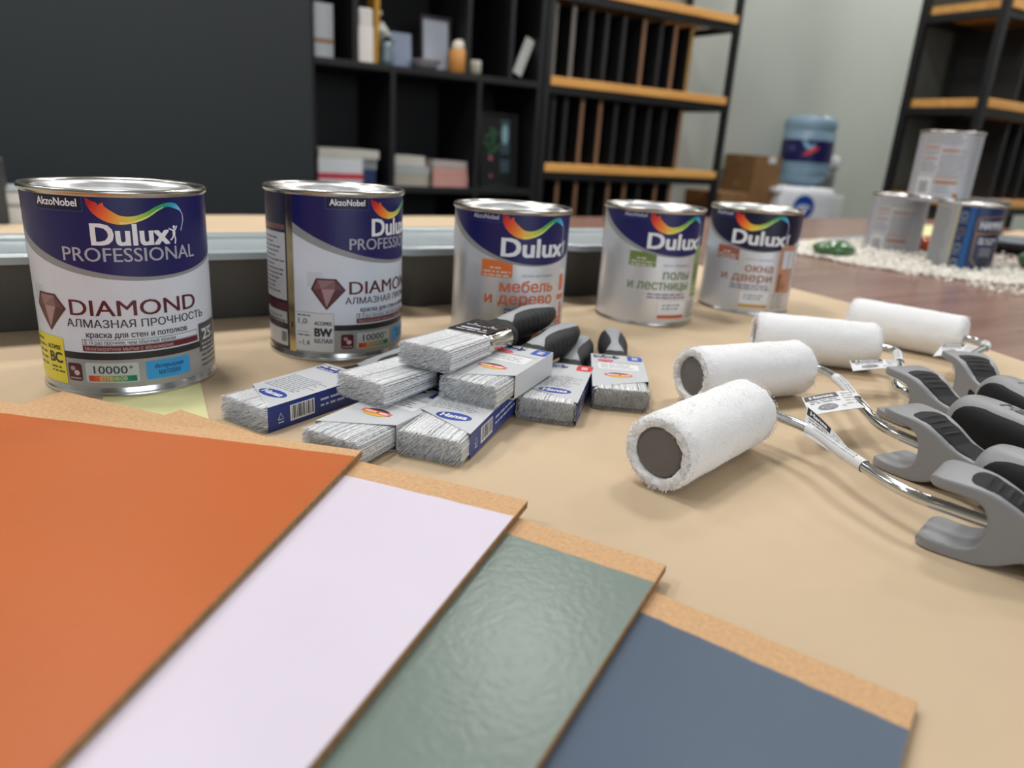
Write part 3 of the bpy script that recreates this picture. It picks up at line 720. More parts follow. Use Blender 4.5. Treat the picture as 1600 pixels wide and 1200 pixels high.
# ---------------------------------------------------------------- small paint rollers
M_fleece = mat('white_fleece', 'EEEEEF', 0.95, spec=0.1, var=(400, 0.02), bump=(900, 0.0004))
RR = 0.0213
def sleeve_roller_mesh():
    R = random.Random(11); bm = bmesh.new(); prof = []
    for x, r in ((0.002, 0.0138), (-0.0018, 0.0142), (-0.0032, 0.0165), (-0.0016, 0.0192), (0.003, 0.0204)): prof.append((r, x))
    for k in range(1, 30): prof.append((0.0206 + 0.0001 * math.sin(k * 1.3), 0.003 + 0.094 * k / 30))
    for x, r in ((0.0965, 0.0203), (0.0995, 0.0180), (0.1005, 0.0140), (0.1002, 0.0110), (0.099, 0.0)): prof.append((r, x))
    lathe(bm, prof, 80, axis='x')
    for v in bm.verts:
        p = v.co; r = math.hypot(p.y, p.z)
        if r > 0.0125:
            e = max(0, 1 - min(p.x + 0.002, 0.1005 - p.x) / 0.010)
            d = noise.noise(p * 90) * 0.0005 + noise.noise(p * 330) * (0.0001 + 0.0011 * e)
            p.y *= 1 + d / r; p.z *= 1 + d / r; p.x += e * noise.noise(p * 260 + Vector((9, 0, 0))) * 0.0018
    for f in bm.faces: f.smooth = True
    def strand(base, d, L, w):
        s = d.orthogonal().normalized(); s.rotate(Matrix.Rotation(R.uniform(0, 6.28), 3, d)); s *= w
        b = base + d * L * 0.55; dr = Vector((R.gauss(0, 1), R.gauss(0, 1), R.gauss(0, 1))) * L * 0.28
        v = [bm.verts.new(q) for q in (base - s, base + s, b + s * 0.8 + dr * 0.4, b - s * 0.8 + dr * 0.4)]; tp = bm.verts.new(base + d * L + dr)
        bm.faces.new(v); bm.faces.new((v[3], v[2], tp))
    for k in range(12000):
        x = R.uniform(-0.0005, 0.100); a = R.uniform(0, 2 * math.pi); e = max(0, 1 - min(x + 0.001, 0.100 - x) / 0.008)
        e *= 1 if x < 0.05 else 0.15
        n = Vector((R.gauss(-0.9 * e if x < 0.05 else 0.9 * e, 0.35), math.cos(a) + R.gauss(0, 0.4), math.sin(a) + R.gauss(0, 0.4))).normalized()
        strand(Vector((x, 0.0202 * math.cos(a), 0.0202 * math.sin(a))), n, R.uniform(0.0005, 0.0010) * (1 + 1.2 * e), R.uniform(0.00008, 0.00018))
    for k in range(1700):
        a = R.uniform(0, 2 * math.pi); r = R.uniform(0.0145, 0.0195)
        n = Vector((-1 + R.gauss(0, 0.3), R.gauss(0.5 * math.cos(a), 0.5), R.gauss(0.5 * math.sin(a), 0.5))).normalized()
        strand(Vector((-0.0018, r * math.cos(a), r * math.sin(a))), n, R.uniform(0.0008, 0.0026), R.uniform(0.0001, 0.0003))
    me = bpy.data.meshes.new('fleece_sleeve'); bm.to_mesh(me); bm.free(); me.materials.append(M_fleece); return me
ME_FLEECE = sleeve_roller_mesh()
bm = bmesh.new(); lathe(bm, [(0, -0.0012), (0.0118, -0.0012), (0.0130, -0.0007), (0.0136, 0.0004), (0.0136, 0.004), (0, 0.004)], 56, axis='x')
bmesh.ops.recalc_face_normals(bm, faces=bm.faces)
ME_CAP = bpy.data.meshes.new('end_cap'); bm.to_mesh(ME_CAP); bm.free(); ME_CAP.materials.append(mat('grey_cap', '6A6664', 0.55)); sharp_by_angle(ME_CAP, 0.9)

# handle frame: x from the open jaws at the rod back along the handle, y across, z up from the table
M_hgrey = mat('grey_grip', '88898C', 0.42, var=(40, 0.03), bump=(2500, 0.00003)); M_hdark = mat('charcoal_grip', '1D1C1F', 0.7, spec=0.3, var=(40, 0.05), bump=(2500, 0.00004)); M_hblack = mat('black_grip', '121214', 0.6, spec=0.25, var=(40, 0.05))
TOP = [(-0.0008, 0.0340), (-0.0003, 0.0354), (0.0012, 0.0364), (0.004, 0.0370), (0.012, 0.0368), (0.022, 0.0360), (0.032, 0.0325), (0.042, 0.0275), (0.052, 0.0250), (0.062, 0.0246), (0.074, 0.0246)]
BOT = [(0.074, 0.0125), (0.062, 0.0122), (0.050, 0.0108), (0.041, 0.0070), (0.033, 0.0024), (0.026, 0.0004), (0.020, 0.0), (0.006, 0.0), (0.0015, 0.0003), (-0.0003, 0.0014), (-0.0008, 0.0028)]
JAW = [(-0.0003, 0.0042), (0.0012, 0.0056), (0.004, 0.0061), (0.012, 0.0058), (0.019, 0.0066), (0.0235, 0.0090), (0.0255, 0.0135), (0.0260, 0.0185), (0.0250, 0.0240), (0.0225, 0.0283), (0.0180, 0.0305), (0.011, 0.0312), (0.004, 0.0313), (0.0012, 0.0317), (-0.0003, 0.0328)]
def topz(x):
    for a, b in zip(TOP[3:], TOP[4:]):
        if a[0] <= x <= b[0]: return a[1] + (b[1] - a[1]) * (x - a[0]) / (b[0] - a[0])
    return TOP[-1][1]
def hw(x, z=0):
    t = min(1, max(0, (x - 0.006) / 0.044)); t = t * t * (3 - 2 * t)
    w = 0.0158 + (0.0112 - 0.0158) * t
    if x < 0.008: w -= 0.0060 * (1 - math.sqrt(max(0.0, 1 - min(1, (0.008 - x) / 0.0092) ** 2)))
    return w
def guard_mesh():
    poly = [(p.x, p.y) for p in smooth_path([(x, z, 0) for x, z in TOP], 4)] + [(p.x, p.y) for p in smooth_path([(x, z, 0) for x, z in BOT], 4)] + [(p.x, p.y) for p in smooth_path([(x, z, 0) for x, z in JAW], 3)]
    n = len(poly); nor = []
    for i in range(n):
        a, b = poly[i - 1], poly[(i + 1) % n]; dx, dz = b[0] - a[0], b[1] - a[1]; l = math.hypot(dx, dz) or 1; nor.append((-dz / l, dx / l))
    area = sum(poly[i][0] * poly[(i + 1) % n][1] - poly[(i + 1) % n][0] * poly[i][1] for i in range(n))
    if area < 0: nor = [(-a, -b) for a, b in nor]
    rb = 0.0013; loops = []
    prof = [(-1, 1.0)] + [(-1, 0)] if False else None
    for k in range(-6, 7):
        a = math.pi / 2 * k / 6; loops.append((math.sin(a), 1 - math.cos(a)))
    rows = []
    bm = bmesh.new()
    ks = [(-1, s, i) for s, i in loops[:7]] + [(1, s, i) for s, i in loops[6:]]
    for sg, s, ins in ks:
        row = []
        for (x, z), (nx, nz) in zip(poly, nor):
            w = hw(x, z); y = sg * (w - rb) + s * rb
            row.append((x + nx * ins * rb, y, z + nz * ins * rb))
        rows.append(row)
    r = quadloop(bm, rows)
    for sg, e in ((-1, r[0]), (1, r[-1])):
        P2 = [Vector((v.co.x, v.co.z)) for v in e]; m = len(P2)
        inner = []
        for ix in range(1, 40):
            for iz in range(1, 20):
                q = Vector((ix * 0.0019, iz * 0.0019)); c = 0; near = 1
                for k in range(m):
                    a, b = P2[k], P2[(k + 1) % m]; near = min(near, (a - q).length)
                    if (a.y <= q.y) != (b.y <= q.y) and a.x + (q.y - a.y) / (b.y - a.y) * (b.x - a.x) > q.x: c += 1
                if c % 2 and near > 0.0009: inner.append(q)
        out = geometry.delaunay_2d_cdt(P2 + inner, [(k, (k + 1) % m) for k in range(m)], [], 1, 1e-7)
        vs = []
        for k, q in enumerate(out[0]):
            o = out[3][k][0] if out[3][k] else m
            vs.append(e[o] if o < m else bm.verts.new((q.x, sg * hw(q.x, q.y), q.y)))
        for t in out[2]:
            try: bm.faces.new([vs[i] for i in t])
            except ValueError: pass
    bmesh.ops.recalc_face_normals(bm, faces=bm.faces)
    me = bpy.data.meshes.new('jaw_guard'); bm.to_mesh(me); bm.free(); me.materials.append(M_hgrey); sharp_by_angle(me, 0.7); return me
def pad_mesh():
    bm = bmesh.new(); rows = []; N = 90
    for i in range(N + 1):
        x = 0.0140 + 0.0500 * i / N
        t = min(1, (x - 0.0140) / 0.005); w = (hw(x) - 0.0032) * math.sqrt(max(0.0, 1 - (1 - t) ** 2)) + 0.0006
        nk = min(1, max(0, (x - 0.036) / 0.010)); nk = nk * nk * (3 - 2 * nk); w += (hw(x) + 0.0007 - w) * nk
        rib = 0.0007 * max(0, math.sin((x - 0.0200) * 2 * math.pi / 0.0046)) ** 2 if 0.0200 < x < 0.0390 else 0
        row = []
        for k in range(17):
            u = k / 8 - 1; y = w * u
            e = abs(u); z = topz(x) + 0.0006 * (1 - e ** 8) + rib * max(0, 1 - e * e * 1.6) - 0.0002
            z -= 0.013 * nk * (1 - max(0.0, 1 - min(1, e) ** 6) ** (1 / 6))
            row.append((x, y, z))
        rows.append(row)
    quadloop(bm, rows, closed=False)
    me = bpy.data.meshes.new('thumb_pad'); bm.to_mesh(me); bm.free(); me.materials.append(M_hdark)
    me.polygons.foreach_set('use_smooth', [True] * len(me.polygons)); return me
BODY = [(0.0570, 0.0110, 0.0100), (0.0575, 0.0150, 0.0150), (0.060, 0.0165, 0.0168), (0.066, 0.0176, 0.0178), (0.080, 0.0182, 0.0184), (0.100, 0.0176, 0.0178), (0.120, 0.0166, 0.0168), (0.140, 0.0162, 0.0164), (0.152, 0.0150, 0.0150), (0.158, 0.0110, 0.0110), (0.160, 0.0, 0.0)]
BZ = 0.0186
def bsec(x):
    for a, b in zip(BODY, BODY[1:]):
        if a[0] <= x <= b[0]:
            t = (x - a[0]) / (b[0] - a[0]); return a[1] + (b[1] - a[1]) * t, a[2] + (b[2] - a[2]) * t
    return 0, 0
def body_mesh():
    bm = bmesh.new(); rings = []
    for p in smooth_path([(x, w, h) for x, w, h in BODY[1:]], 5):
        rings.append([(p.x, a, BZ + b) for a, b in se(max(p.y, 1e-4), max(p.z, 1e-4), 2.2, 48)])
    rings.insert(0, [(0.0570, a * 0.8, BZ + b * 0.8) for a, b in se(0.0150, 0.0150, 2.2, 48)])
    quadloop(bm, rings, cap0=True, cap1=True); bmesh.ops.recalc_face_normals(bm, faces=bm.faces)
    me = bpy.data.meshes.new('grip_body'); bm.to_mesh(me); bm.free(); me.materials.append(M_hgrey); sharp_by_angle(me, 0.8); return me
def side_mesh(sg):
    """black rubber panel wrapped round one side of the grip"""
    bm = bmesh.new(); rows = []; N = 60
    for i in range(N + 1):
        x = 0.0625 + 0.089 * i / N; w, h = bsec(x)
        t = min(1, (x - 0.0625) / 0.014); up = math.radians(10 + 42 * math.sqrt(max(0, 1 - (1 - t) ** 2))); t2 = min(1, (0.1516 - x) / 0.012); up *= math.sqrt(max(0.02, t2))
        row = []
        for k in range(17):
            a = up * (k / 8 - 1) if k > 8 else math.radians(75) * min(1, t * 2 + 0.05) * (k / 8 - 1)
            c, s = math.cos(a), math.sin(a); r = (abs(c / w) ** 2.2 + abs(s / h) ** 2.2) ** (-1 / 2.2) + 0.00045 * (1 if 0 < k < 16 else 0) * (1 if 0 < i < N else 0)
            row.append((x, sg * r * c, BZ + r * s))
        rows.append(row)
    quadloop(bm, rows, closed=False)
    me = bpy.data.meshes.new('rubber_panel'); bm.to_mesh(me); bm.free(); me.materials.append(M_hblack)
    me.polygons.foreach_set('use_smooth', [True] * len(me.polygons)); return me
ME_GUARD, ME_PAD, ME_BODY, ME_SIDES = guard_mesh(), pad_mesh(), body_mesh(), (side_mesh(1), side_mesh(-1))
A = Art(); A.text('Hansa', 82, 116, -3.9, 8.0, ink('141416'), 1, 0.03, 0.12)
def _grip_map(u, v, w):
    ww, h = bsec(u); y = v; z = h * (1 - abs(y / ww) ** 2.2) ** (1 / 2.2) + 0.00025 + w
    return (u, y, BZ + z)
A_GRIP = A.build('grip_lettering', _grip_map); COL.objects.unlink(A_GRIP)
def card(bm, pts, th=0.00025):
    """thin sheet from a grid of points"""
    up = [[Vector(p) for p in r] for r in pts]
    rows = []
    quadloop(bm, up, closed=False); quadloop(bm, [[p - Vector((0, 0, th)) for p in r] for r in up], closed=False)
M_tag = mat('tag_paper', 'DADBDD', 0.45)
def roller(label, c0, ang, front, hang, rod, wrap, sheet, flip_text=False):
    """c0 = cap end of the sleeve on the table plan, front/hang = jaws of the handle and its direction, rod = world points"""
    t = thing('paint_roller', label, 'paint roller', (c0[0], c0[1], 0), math.radians(ang), 'mini paint rollers')
    inv = (Matrix.Translation((c0[0], c0[1], 0)) @ Matrix.Rotation(math.radians(ang), 4, 'Z')).inverted()
    link('fleece_sleeve', ME_FLEECE, t, loc=(0, 0, RR)); link('end_cap', ME_CAP, t, loc=(0, 0, RR))
    pts = [inv @ Vector(p) for p in rod]; ax = Vector((0.096, 0, RR))
    path = smooth_path([ax, Vector((0.106, 0, RR))] + pts, 10)
    bm = bmesh.new(); tube(bm, path, 0.0031, 14); obj('rod', bm, M_chrome, t, smooth=True)
    h = bpy.data.objects.new('handle', None); COL.objects.link(h); h.empty_display_size = 0.01; h.parent = t
    h.matrix_local = inv @ (Matrix.Translation((front[0], front[1], 0)) @ Matrix.Rotation(math.radians(hang), 4, 'Z'))
    link('jaw_guard', ME_GUARD, h); link('thumb_pad', ME_PAD, h); link('grip_body', ME_BODY, h); link('rubber_panel', ME_SIDES[0], h); link('rubber_panel', ME_SIDES[1], h)
    g = A_GRIP.copy(); COL.objects.link(g); g.parent = h; g.name = 'grip_lettering'
    # paper tag: a wrap around the rod and a free sheet
    i0, i1 = [int(w * (len(path) - 1)) for w in wrap]
    bm = bmesh.new(); tube(bm, path[i0:i1 + 1], 0.0035, 14, caps=False)
    q = [inv @ Vector(p) for p in sheet]; rows = []
    for i in range(9):
        u = i / 8; a, b = q[0].lerp(q[1], u), q[3].lerp(q[2], u)
        rows.append([a.lerp(b, k / 4) + Vector((0, 0, 0.0012 * math.sin(u * math.pi) * (1 if k < 3 else 0.4))) for k in range(5)])
    card(bm, rows)
    tg = obj('paper_tag', bm, M_tag, t, smooth=True)
    A = Art(); bk, gy = ink('38393C'), ink('6C6E72')
    A.rect(2, 62, 70, 97, bk, 1); A.text('Hansa', 10, 54, 76, 15, ink('DDDEE0'), 2, 0.03, 0.0); A.smallprint(8, 66, (60, 50), 5, gy, 1, 3)
    A.ell(34, 27, 17, 15, gy, 1); A.smallprint(22, 46, (24,), 6, ink('C9CACC'), 2, 4); A.ell(62, 25, 4, 5, ink('B5B7BA'), 1); A.smallprint(68, 98, (85, 72, 58, 44, 30), 5, ink('A4A6AA'), 1, 6)
    def fm(u, v, w):
        u, v = u * 10, 1 - v * 10
        a, b = q[0].lerp(q[1], u), q[3].lerp(q[2], u); p = a.lerp(b, v)
        p.z += 0.0012 * math.sin(u * math.pi) * (1 if v < 0.5 else max(0.4, 1 - 0.6 * (v - 0.5) / 0.25)) + 0.00015 + w; return p
    A.build('tag_lettering', fm, tg, step=5)
    A = Art(); n = i1 - i0; L = sum((path[i + 1] - path[i]).length for i in range(i0, i1)) * 1000
    R = random.Random(4); x = L * 0.12
    while x < L * 0.88:
        w = R.choice((0.25, 0.4, 0.6)); A.rect(x, x + w, -1.5, 1.2, ink('77797D'), 1); x += w + R.choice((0.3, 0.5, 0.9))
    def wm(u, v, w):
        d = u; i = i0
        while i < i1 - 1 and d > (path[i + 1] - path[i]).length: d -= (path[i + 1] - path[i]).length; i += 1
        tt = (path[i + 1] - path[i]).normalized(); s = Vector((0, 0, 1)).cross(tt).normalized(); up = tt.cross(s); an = v / 0.0036
        return path[i] + tt * d + (up * math.cos(an - 0.35) + s * math.sin(an - 0.35)) * (0.00362 + w)
    A.build('tag_barcode', wm, tg)
    return t
roller('frontmost white mini roller, its round grey end cap facing out', (0.2528, 0.2547), 16, (0.344, 0.162), -74,
       [(0.3585, 0.262, 0.0222), (0.3560, 0.238, 0.0228), (0.3440, 0.2070, 0.0225), (0.3370, 0.172, 0.0205), (0.3440, 0.150, 0.0188), (0.3500, 0.128, 0.0186)], (0.40, 0.62),
       [(0.3640, 0.2520, 0.0330), (0.3470, 0.2120, 0.0262), (0.3430, 0.2110, 0.0195), (0.3540, 0.2440, 0.0200)])
roller('second white mini roller from the front, its cap half hidden by the first', (0.3688, 0.3495), -7, (0.4135, 0.226), -95,
       [(0.4750, 0.3220, 0.0220), (0.4610, 0.2960, 0.0226), (0.4280, 0.2580, 0.0226), (0.4130, 0.2310, 0.0198), (0.4105, 0.2040, 0.0186)], (0.46, 0.64),
       [(0.4037, 0.2846, 0.0222), (0.4460, 0.2760, 0.0250), (0.4250, 0.2500, 0.0250), (0.3817, 0.2606, 0.0215)])
roller('third white mini roller from the front, lying behind the second', (0.5160, 0.4210), -42, (0.500, 0.279), -104,
       [(0.5950, 0.3400, 0.0218), (0.5760, 0.3250, 0.0222), (0.5300, 0.2950, 0.0222), (0.5040, 0.2800, 0.0200), (0.4950, 0.2560, 0.0186)], (0.42, 0.58),
       [(0.5230, 0.3330, 0.0222), (0.5560, 0.3110, 0.0250), (0.5430, 0.2990, 0.0250), (0.5020, 0.3150, 0.0210)])
roller('white mini roller farthest from the boards, next to the bare wood tabletop', (0.6825, 0.4400), -72, (0.592, 0.287), -124,
       [(0.7125, 0.3290, 0.0218), (0.7000, 0.3180, 0.0222), (0.6550, 0.3060, 0.0222), (0.6060, 0.2930, 0.0200), (0.5790, 0.2680, 0.0186)], (0.40, 0.55),
       [(0.6680, 0.3390, 0.0222), (0.6760, 0.3130, 0.0250), (0.6480, 0.3030, 0.0250), (0.6150, 0.3180, 0.0210)])
# ---------------------------------------------------------------- paint trays behind the cans
M_tray, M_liner = mat('tray_plastic', '4E4E4D', 0.5, var=(20, 0.05)), mat('tray_rim', '9DA6A9', 0.3, var=(30, 0.05))
def tray(label, x0, x1, y0, y1):
    cx, cy = (x0 + x1) / 2, (y0 + y1) / 2; hx, hy = (x1 - x0) / 2, (y1 - y0) / 2
    t = thing('paint_tray', label, 'paint tray', (cx, cy, 0), 0, 'paint trays behind the cans')
    def ring(ins, z, droop=0.0, slope=0.0):
        out = []
        for px, py in rrect(-hx + ins, hx - ins, -hy + ins, hy - ins, max(0.004, 0.030 - ins * 0.3), 8): out.append((px, py, z))
        return out
    bm = bmesh.new()
    quadloop(bm, [ring(0.036, 0.0), ring(0.033, 0.004), ring(0.016, 0.0615), ring(0.0185, 0.0615), ring(0.0355, 0.0065), ring(0.040, 0.004)], cap0=True, cap1=True)
    obj('basin', bm, M_tray, t, auto=0.7)
    bm = bmesh.new(); L = []
    def wave(r, a):
        return [(x, y, z - a * max(0, math.cos(x / hx * math.pi * 0.5)) * (1 if abs(y) > hy * 0.7 else 0.3)) for x, y, z in r]
    quadloop(bm, [ring(0.0165, 0.0608), wave(ring(0.004, 0.0620), 0.002), wave(ring(0.0012, 0.0605), 0.0030), wave(ring(0.0, 0.0605), 0.0030), ring(0.0002, 0.0655), ring(0.003, 0.0675), ring(0.013, 0.0675), ring(0.0165, 0.065), ring(0.019, 0.0605), ring(0.0165, 0.0608)])
    obj('rim', bm, M_liner, t, auto=0.9)
    bm = bmesh.new()
    n = 10; rows = []
    for i in range(n + 1):
        u = i / n; y = -hy * 0.80 + hy * 1.60 * u; z = 0.0600 + 0.003 * u
        rows.append([(-hx + 0.036 - z * 0.32, y, z), (hx - 0.036 + z * 0.32, y, z)])
    quadloop(bm, rows, closed=False); obj('ramp', bm, M_liner, t)
    return t
tray('grey paint tray behind the two large cans on the left', -0.235, 0.232, 0.655, 0.775)
tray('grey paint tray behind the can with orange lettering', 0.258, 0.452, 0.655, 0.815)
tray('grey paint tray behind the can with green lettering', 0.462, 0.690, 0.655, 0.800)

# ---------------------------------------------------------------- display on the bare wood: stacked cans, white grit, painted stones
def art_back(tone):
    A = Art(); C = 333.0
    A.rect(-95, C - 95, -125, -4, mat('print_pearl2', 'B9BCC4', 0.35, 0.2, var=(9, 0.05)), 0)
    gy, og = ink('6F7177'), ink(tone)
    A.rect(-44, 40, -122, -5, ink('B9BBC2'), 1)
    A.rect(-42, -15, -31, -28, og, 2); A.rect(-42, -15, -50, -47.5, og, 2); A.rect(-10, 18, -36, -32.5, og, 2); A.smallprint(20, 34, (-36,), 3, gy, 2, 3)
    A.smallprint(-42, 32, [-9 - 3.6 * k for k in range(5)], 1.8, gy, 2, 4); A.smallprint(-42, -14, [-36 - 3.4 * k for k in range(3)] + [-55 - 3.4 * k for k in range(6)], 1.6, gy, 2, 5)
    A.smallprint(-10, 32, [-42 - 3.4 * k for k in range(11)], 1.6, gy, 2, 6)
    A.rect(-12, 26, -82, -78.5, ink('A98D78'), 2); A.rect(-12, 26, -92, -87, og, 2); A.rect(-14, 28, -119, -116, og, 2); A.rect(22, 33, -119, -108, og, 3, 2)
    A.smallprint(-10, 20, (-97, -101, -105, -109), 1.7, gy, 2, 7)
    A.rect(-44, -17, -118, -82, ink('D6D8DA'), 3)
    for k in range(13): A.rect(-39 + k * 1.4, -39 + k * 1.4 + (0.9 if k % 3 else 0.5), -110, -88, ink('6D7076'), 4)
    return A
def art_shield():
    A = Art(); C = 333.0
    A.rect(-165, -36, -125, -4, ink('9EA0A2'), 0); A.smallprint(-85, -50, [-12 - 4 * k for k in range(26)], 1.9, ink('777A7E'), 1, 8, 0.9)
    A.rect(-40, -36, -125, -4, ink('B2AD8E'), 1)
    A.rect(-36, C - 165, -125, -4, ink('16305E'), 0)
    A.rect(-21, -12, -125, -4, ink('2A5C94'), 1)
    for k in range(4): A.rect(-33, -23, -28 - 27 * k, -14 - 27 * k, ink(['7A848E', '6B5F55', '7A848E', '8A8F94'][k]), 1, 2); A.smallprint(-34, -22, (-33 - 27 * k,), 2.0, ink('9AA3AE'), 1, k); A.rect(-31, -25, -25 - 27 * k, -17 - 27 * k, ink('2A3A5C'), 2, 1.5)
    br, wh = ink('8C6A3C'), ink('D3D8DE')
    A.poly([(x - 18, y) for x, y in [(10, -34), (12, -22), (62, -16), (62, -98), (36, -118), (14, -94), (12, -50)]], br, 2); A.poly([(x - 18, y) for x, y in [(12, -35.5), (14, -24), (60, -18.5), (60, -44), (14, -48)]], ink('17244A'), 3)
    A.poly([(x - 18, y) for x, y in [(15, -52), (60, -47), (60, -96), (36, -114), (16, -92)]], ink('17244A'), 3)
    A.text('HAMMER', -1, 54, -41, 14, wh, 4, 0.03); A.smallprint(2, 38, (-60, -66), 4.0, wh, 4, 9); A.rect(8, 32, -88, -72, ink('6C7078'), 4); A.rect(12, 32, -98, -90, ink('2A2C30'), 4)
    return A
G2 = 'pyramid of paint cans on the white grit'
can('grey paint can with printed back text, left foot of the pyramid', 1.470, 0.900, facing(1.470, 0.900, 0), 0.0535, 0.1195, art_back('9C622C'), group=G2)
can('blue paint can with a shield emblem, right foot of the pyramid', 1.385, 0.715, facing(1.385, 0.715, 23), 0.0535, 0.1195, art_shield(), group=G2)
can('grey paint can balanced on top of the pyramid of cans', 1.430, 0.805, facing(1.430, 0.805, 0), 0.0535, 0.1195, art_back('A86C28'), group=G2, z=0.1197)

R = random.Random(2); bm = bmesh.new()
ico = bmesh.new(); bmesh.ops.create_icosphere(ico, subdivisions=1, radius=1); IV = [v.co.copy() for v in ico.verts]; IF = [[v.index for v in f.verts] for f in ico.faces]; ico.free()
FRONT = [(1.40, 0.30), (1.328, 0.573), (1.289, 0.603), (1.258, 0.638), (1.246, 0.687), (1.222, 0.729), (1.198, 0.772), (1.203, 0.86), (1.190, 0.916), (1.21, 1.10)]
def front_edge(y):
    P = FRONT
    for a, b in zip(P, P[1:]):
        if a[1] <= y <= b[1]: return a[0] + (b[0] - a[0]) * (y - a[1]) / (b[1] - a[1]) + 0.006 * math.sin(y * 60)
    return P[-1][0]
cnt = 0
while cnt < 11000:
    y = R.uniform(0.44, 1.02); x = front_edge(y) + abs(R.gauss(0, 0.16)) if R.random() < 0.8 else R.uniform(1.2, 1.7)
    if x > 1.72 or min(math.hypot(x - 1.47, y - 0.9), math.hypot(x - 1.385, y - 0.715)) < 0.0565: continue
    d = x - front_edge(y); top = min(0.012, 0.003 + max(d, 0) * 0.08)
    z = R.uniform(0.0, top); r = R.uniform(0.0014, 0.0032)
    q = Matrix.Rotation(R.uniform(0, 6.28), 3, Vector((R.gauss(0, 1), R.gauss(0, 1), R.gauss(0, 1))).normalized())
    sc = Vector((R.uniform(0.7, 1.3), R.uniform(0.7, 1.3), R.uniform(0.6, 1.0)))
    vs = [bm.verts.new(Vector((x, y, z + r * 0.6)) + (q @ Vector((p.x * sc.x, p.y * sc.y, p.z * sc.z))) * r * R.uniform(0.85, 1.15)) for p in IV]
    for f in IF: bm.faces.new([vs[i] for i in f])
    cnt += 1
o = tag(obj('white_grit', bm, mat('white_grit', 'F0ECE2', 0.85, var=(120, 0.08))), 'bed of white crushed grit under the stacked cans', 'grit'); o['kind'] = 'stuff'
def stone(label, x, y, z, rx, ry, rz, m, ang, seed):
    b = bmesh.new(); bmesh.ops.create_icosphere(b, subdivisions=4, radius=1)
    for v in b.verts:
        k = 1 + 0.10 * noise.noise(v.co * 0.9 + Vector((seed * 7, 0, 0)))
        v.co = Vector((v.co.x * rx, v.co.y * ry, v.co.z * rz + rz * 0.98)) * k
    o = tag(obj('painted_stone', b, m, smooth=True, loc=(x, y, z)), label, 'stone', 'glossy painted stones'); o.rotation_euler = (0, 0, ang)
M_gst = mat('green_gloss', '40683C', 0.15, var=(15, 0.08), coat=0.5)
stone('glossy green stone at the left end of the white grit', 1.247, 0.873, 0.001, 0.040, 0.029, 0.0165, M_gst, -0.5, 1)
stone('glossy green stone right of the blue shield can', 1.500, 0.640, 0.008, 0.036, 0.028, 0.019, M_gst, 0.3, 2)
stone('glossy orange stone between the two lower cans', 1.530, 0.862, 0.008, 0.025, 0.021, 0.0155, mat('orange_gloss', 'C2481F', 0.15, var=(15, 0.06), coat=0.5), 0.2, 3)

def sheet(name, label, cat, pts, m, th=0.0006, z=-0.0008, group=None):
    b = bmesh.new(); lo = [b.verts.new((x, y, z)) for x, y in pts]; hi = [b.verts.new((x, y, z + th)) for x, y in pts]; n = len(pts)
    b.faces.new(hi); b.faces.new(lo[::-1])
    for i in range(n): b.faces.new((lo[i], lo[(i + 1) % n], hi[(i + 1) % n], hi[i]))
    return tag(obj(name, b, m), label, cat, group)
sheet('paper_sheet', 'yellow sheet lying on the wood behind the green stone', 'paper', [(1.445, 1.095), (1.575, 1.117), (1.430, 1.020), (1.345, 1.020)], mat('yellow_sheet', 'D9CF4E', 0.6))
sheet('paper_sheet', 'pale blue sheet lying under the yellow sheet on the wood', 'paper', [(1.32, 1.02), (1.42, 1.02), (1.34, 0.965), (1.24, 0.965)], mat('blue_sheet', 'B9C6CF', 0.6), z=-0.0008)
sheet('tile_sample', 'flat grey blue panel lying behind the green stone', 'panel', [(1.47, 1.075), (1.68, 1.110), (1.72, 1.06), (1.49, 1.035)], mat('greyblue_panel', '8C979B', 0.4), 0.006)
sheet('sticky_note', 'pale yellow note on the wood, seen between the two lower cans', 'note', [(2.30, 1.355), (2.46, 1.365), (2.10, 1.130), (1.96, 1.130)], mat('yellow_note', 'DEDBA2', 0.7))
sheet('paper_sheet', 'brown paper sheet at the far end of the table right of the cans', 'paper', [(2.22, 1.10), (2.68, 1.22), (2.68, 0.90), (2.18, 0.92)], M_kraft)
t = thing('plate', 'dark grey blue dish behind the green stone at the right edge', 'dish', (1.93, 0.845, -0.0008))
b = bmesh.new(); lathe(b, [(0, 0), (0.07, 0), (0.11, 0.016), (0.125, 0.026), (0.127, 0.028), (0.122, 0.027), (0.105, 0.019), (0.07, 0.005), (0, 0.004)], 64); obj('dish_body', b, mat('slate_dish', '4A525C', 0.35), t, smooth=True)
t = thing('canister', 'dark grey cylinder standing at the far right edge behind the cans', 'canister', (2.13, 1.06, -0.0008))
b = bmesh.new(); lathe(b, [(0, 0), (0.048, 0), (0.05, 0.003), (0.05, 0.098), (0.047, 0.1), (0, 0.1)], 48); obj('canister_body', b, mat('dark_canister', '56524F', 0.45), t, auto=0.8)
b = bmesh.new(); lathe(b, [(0.0515, 0.092), (0.0515, 0.104), (0.049, 0.106), (0, 0.106)], 48); obj('canister_lid', b, mat('canister_lid_grey', '6A6663', 0.45), t, auto=0.8)

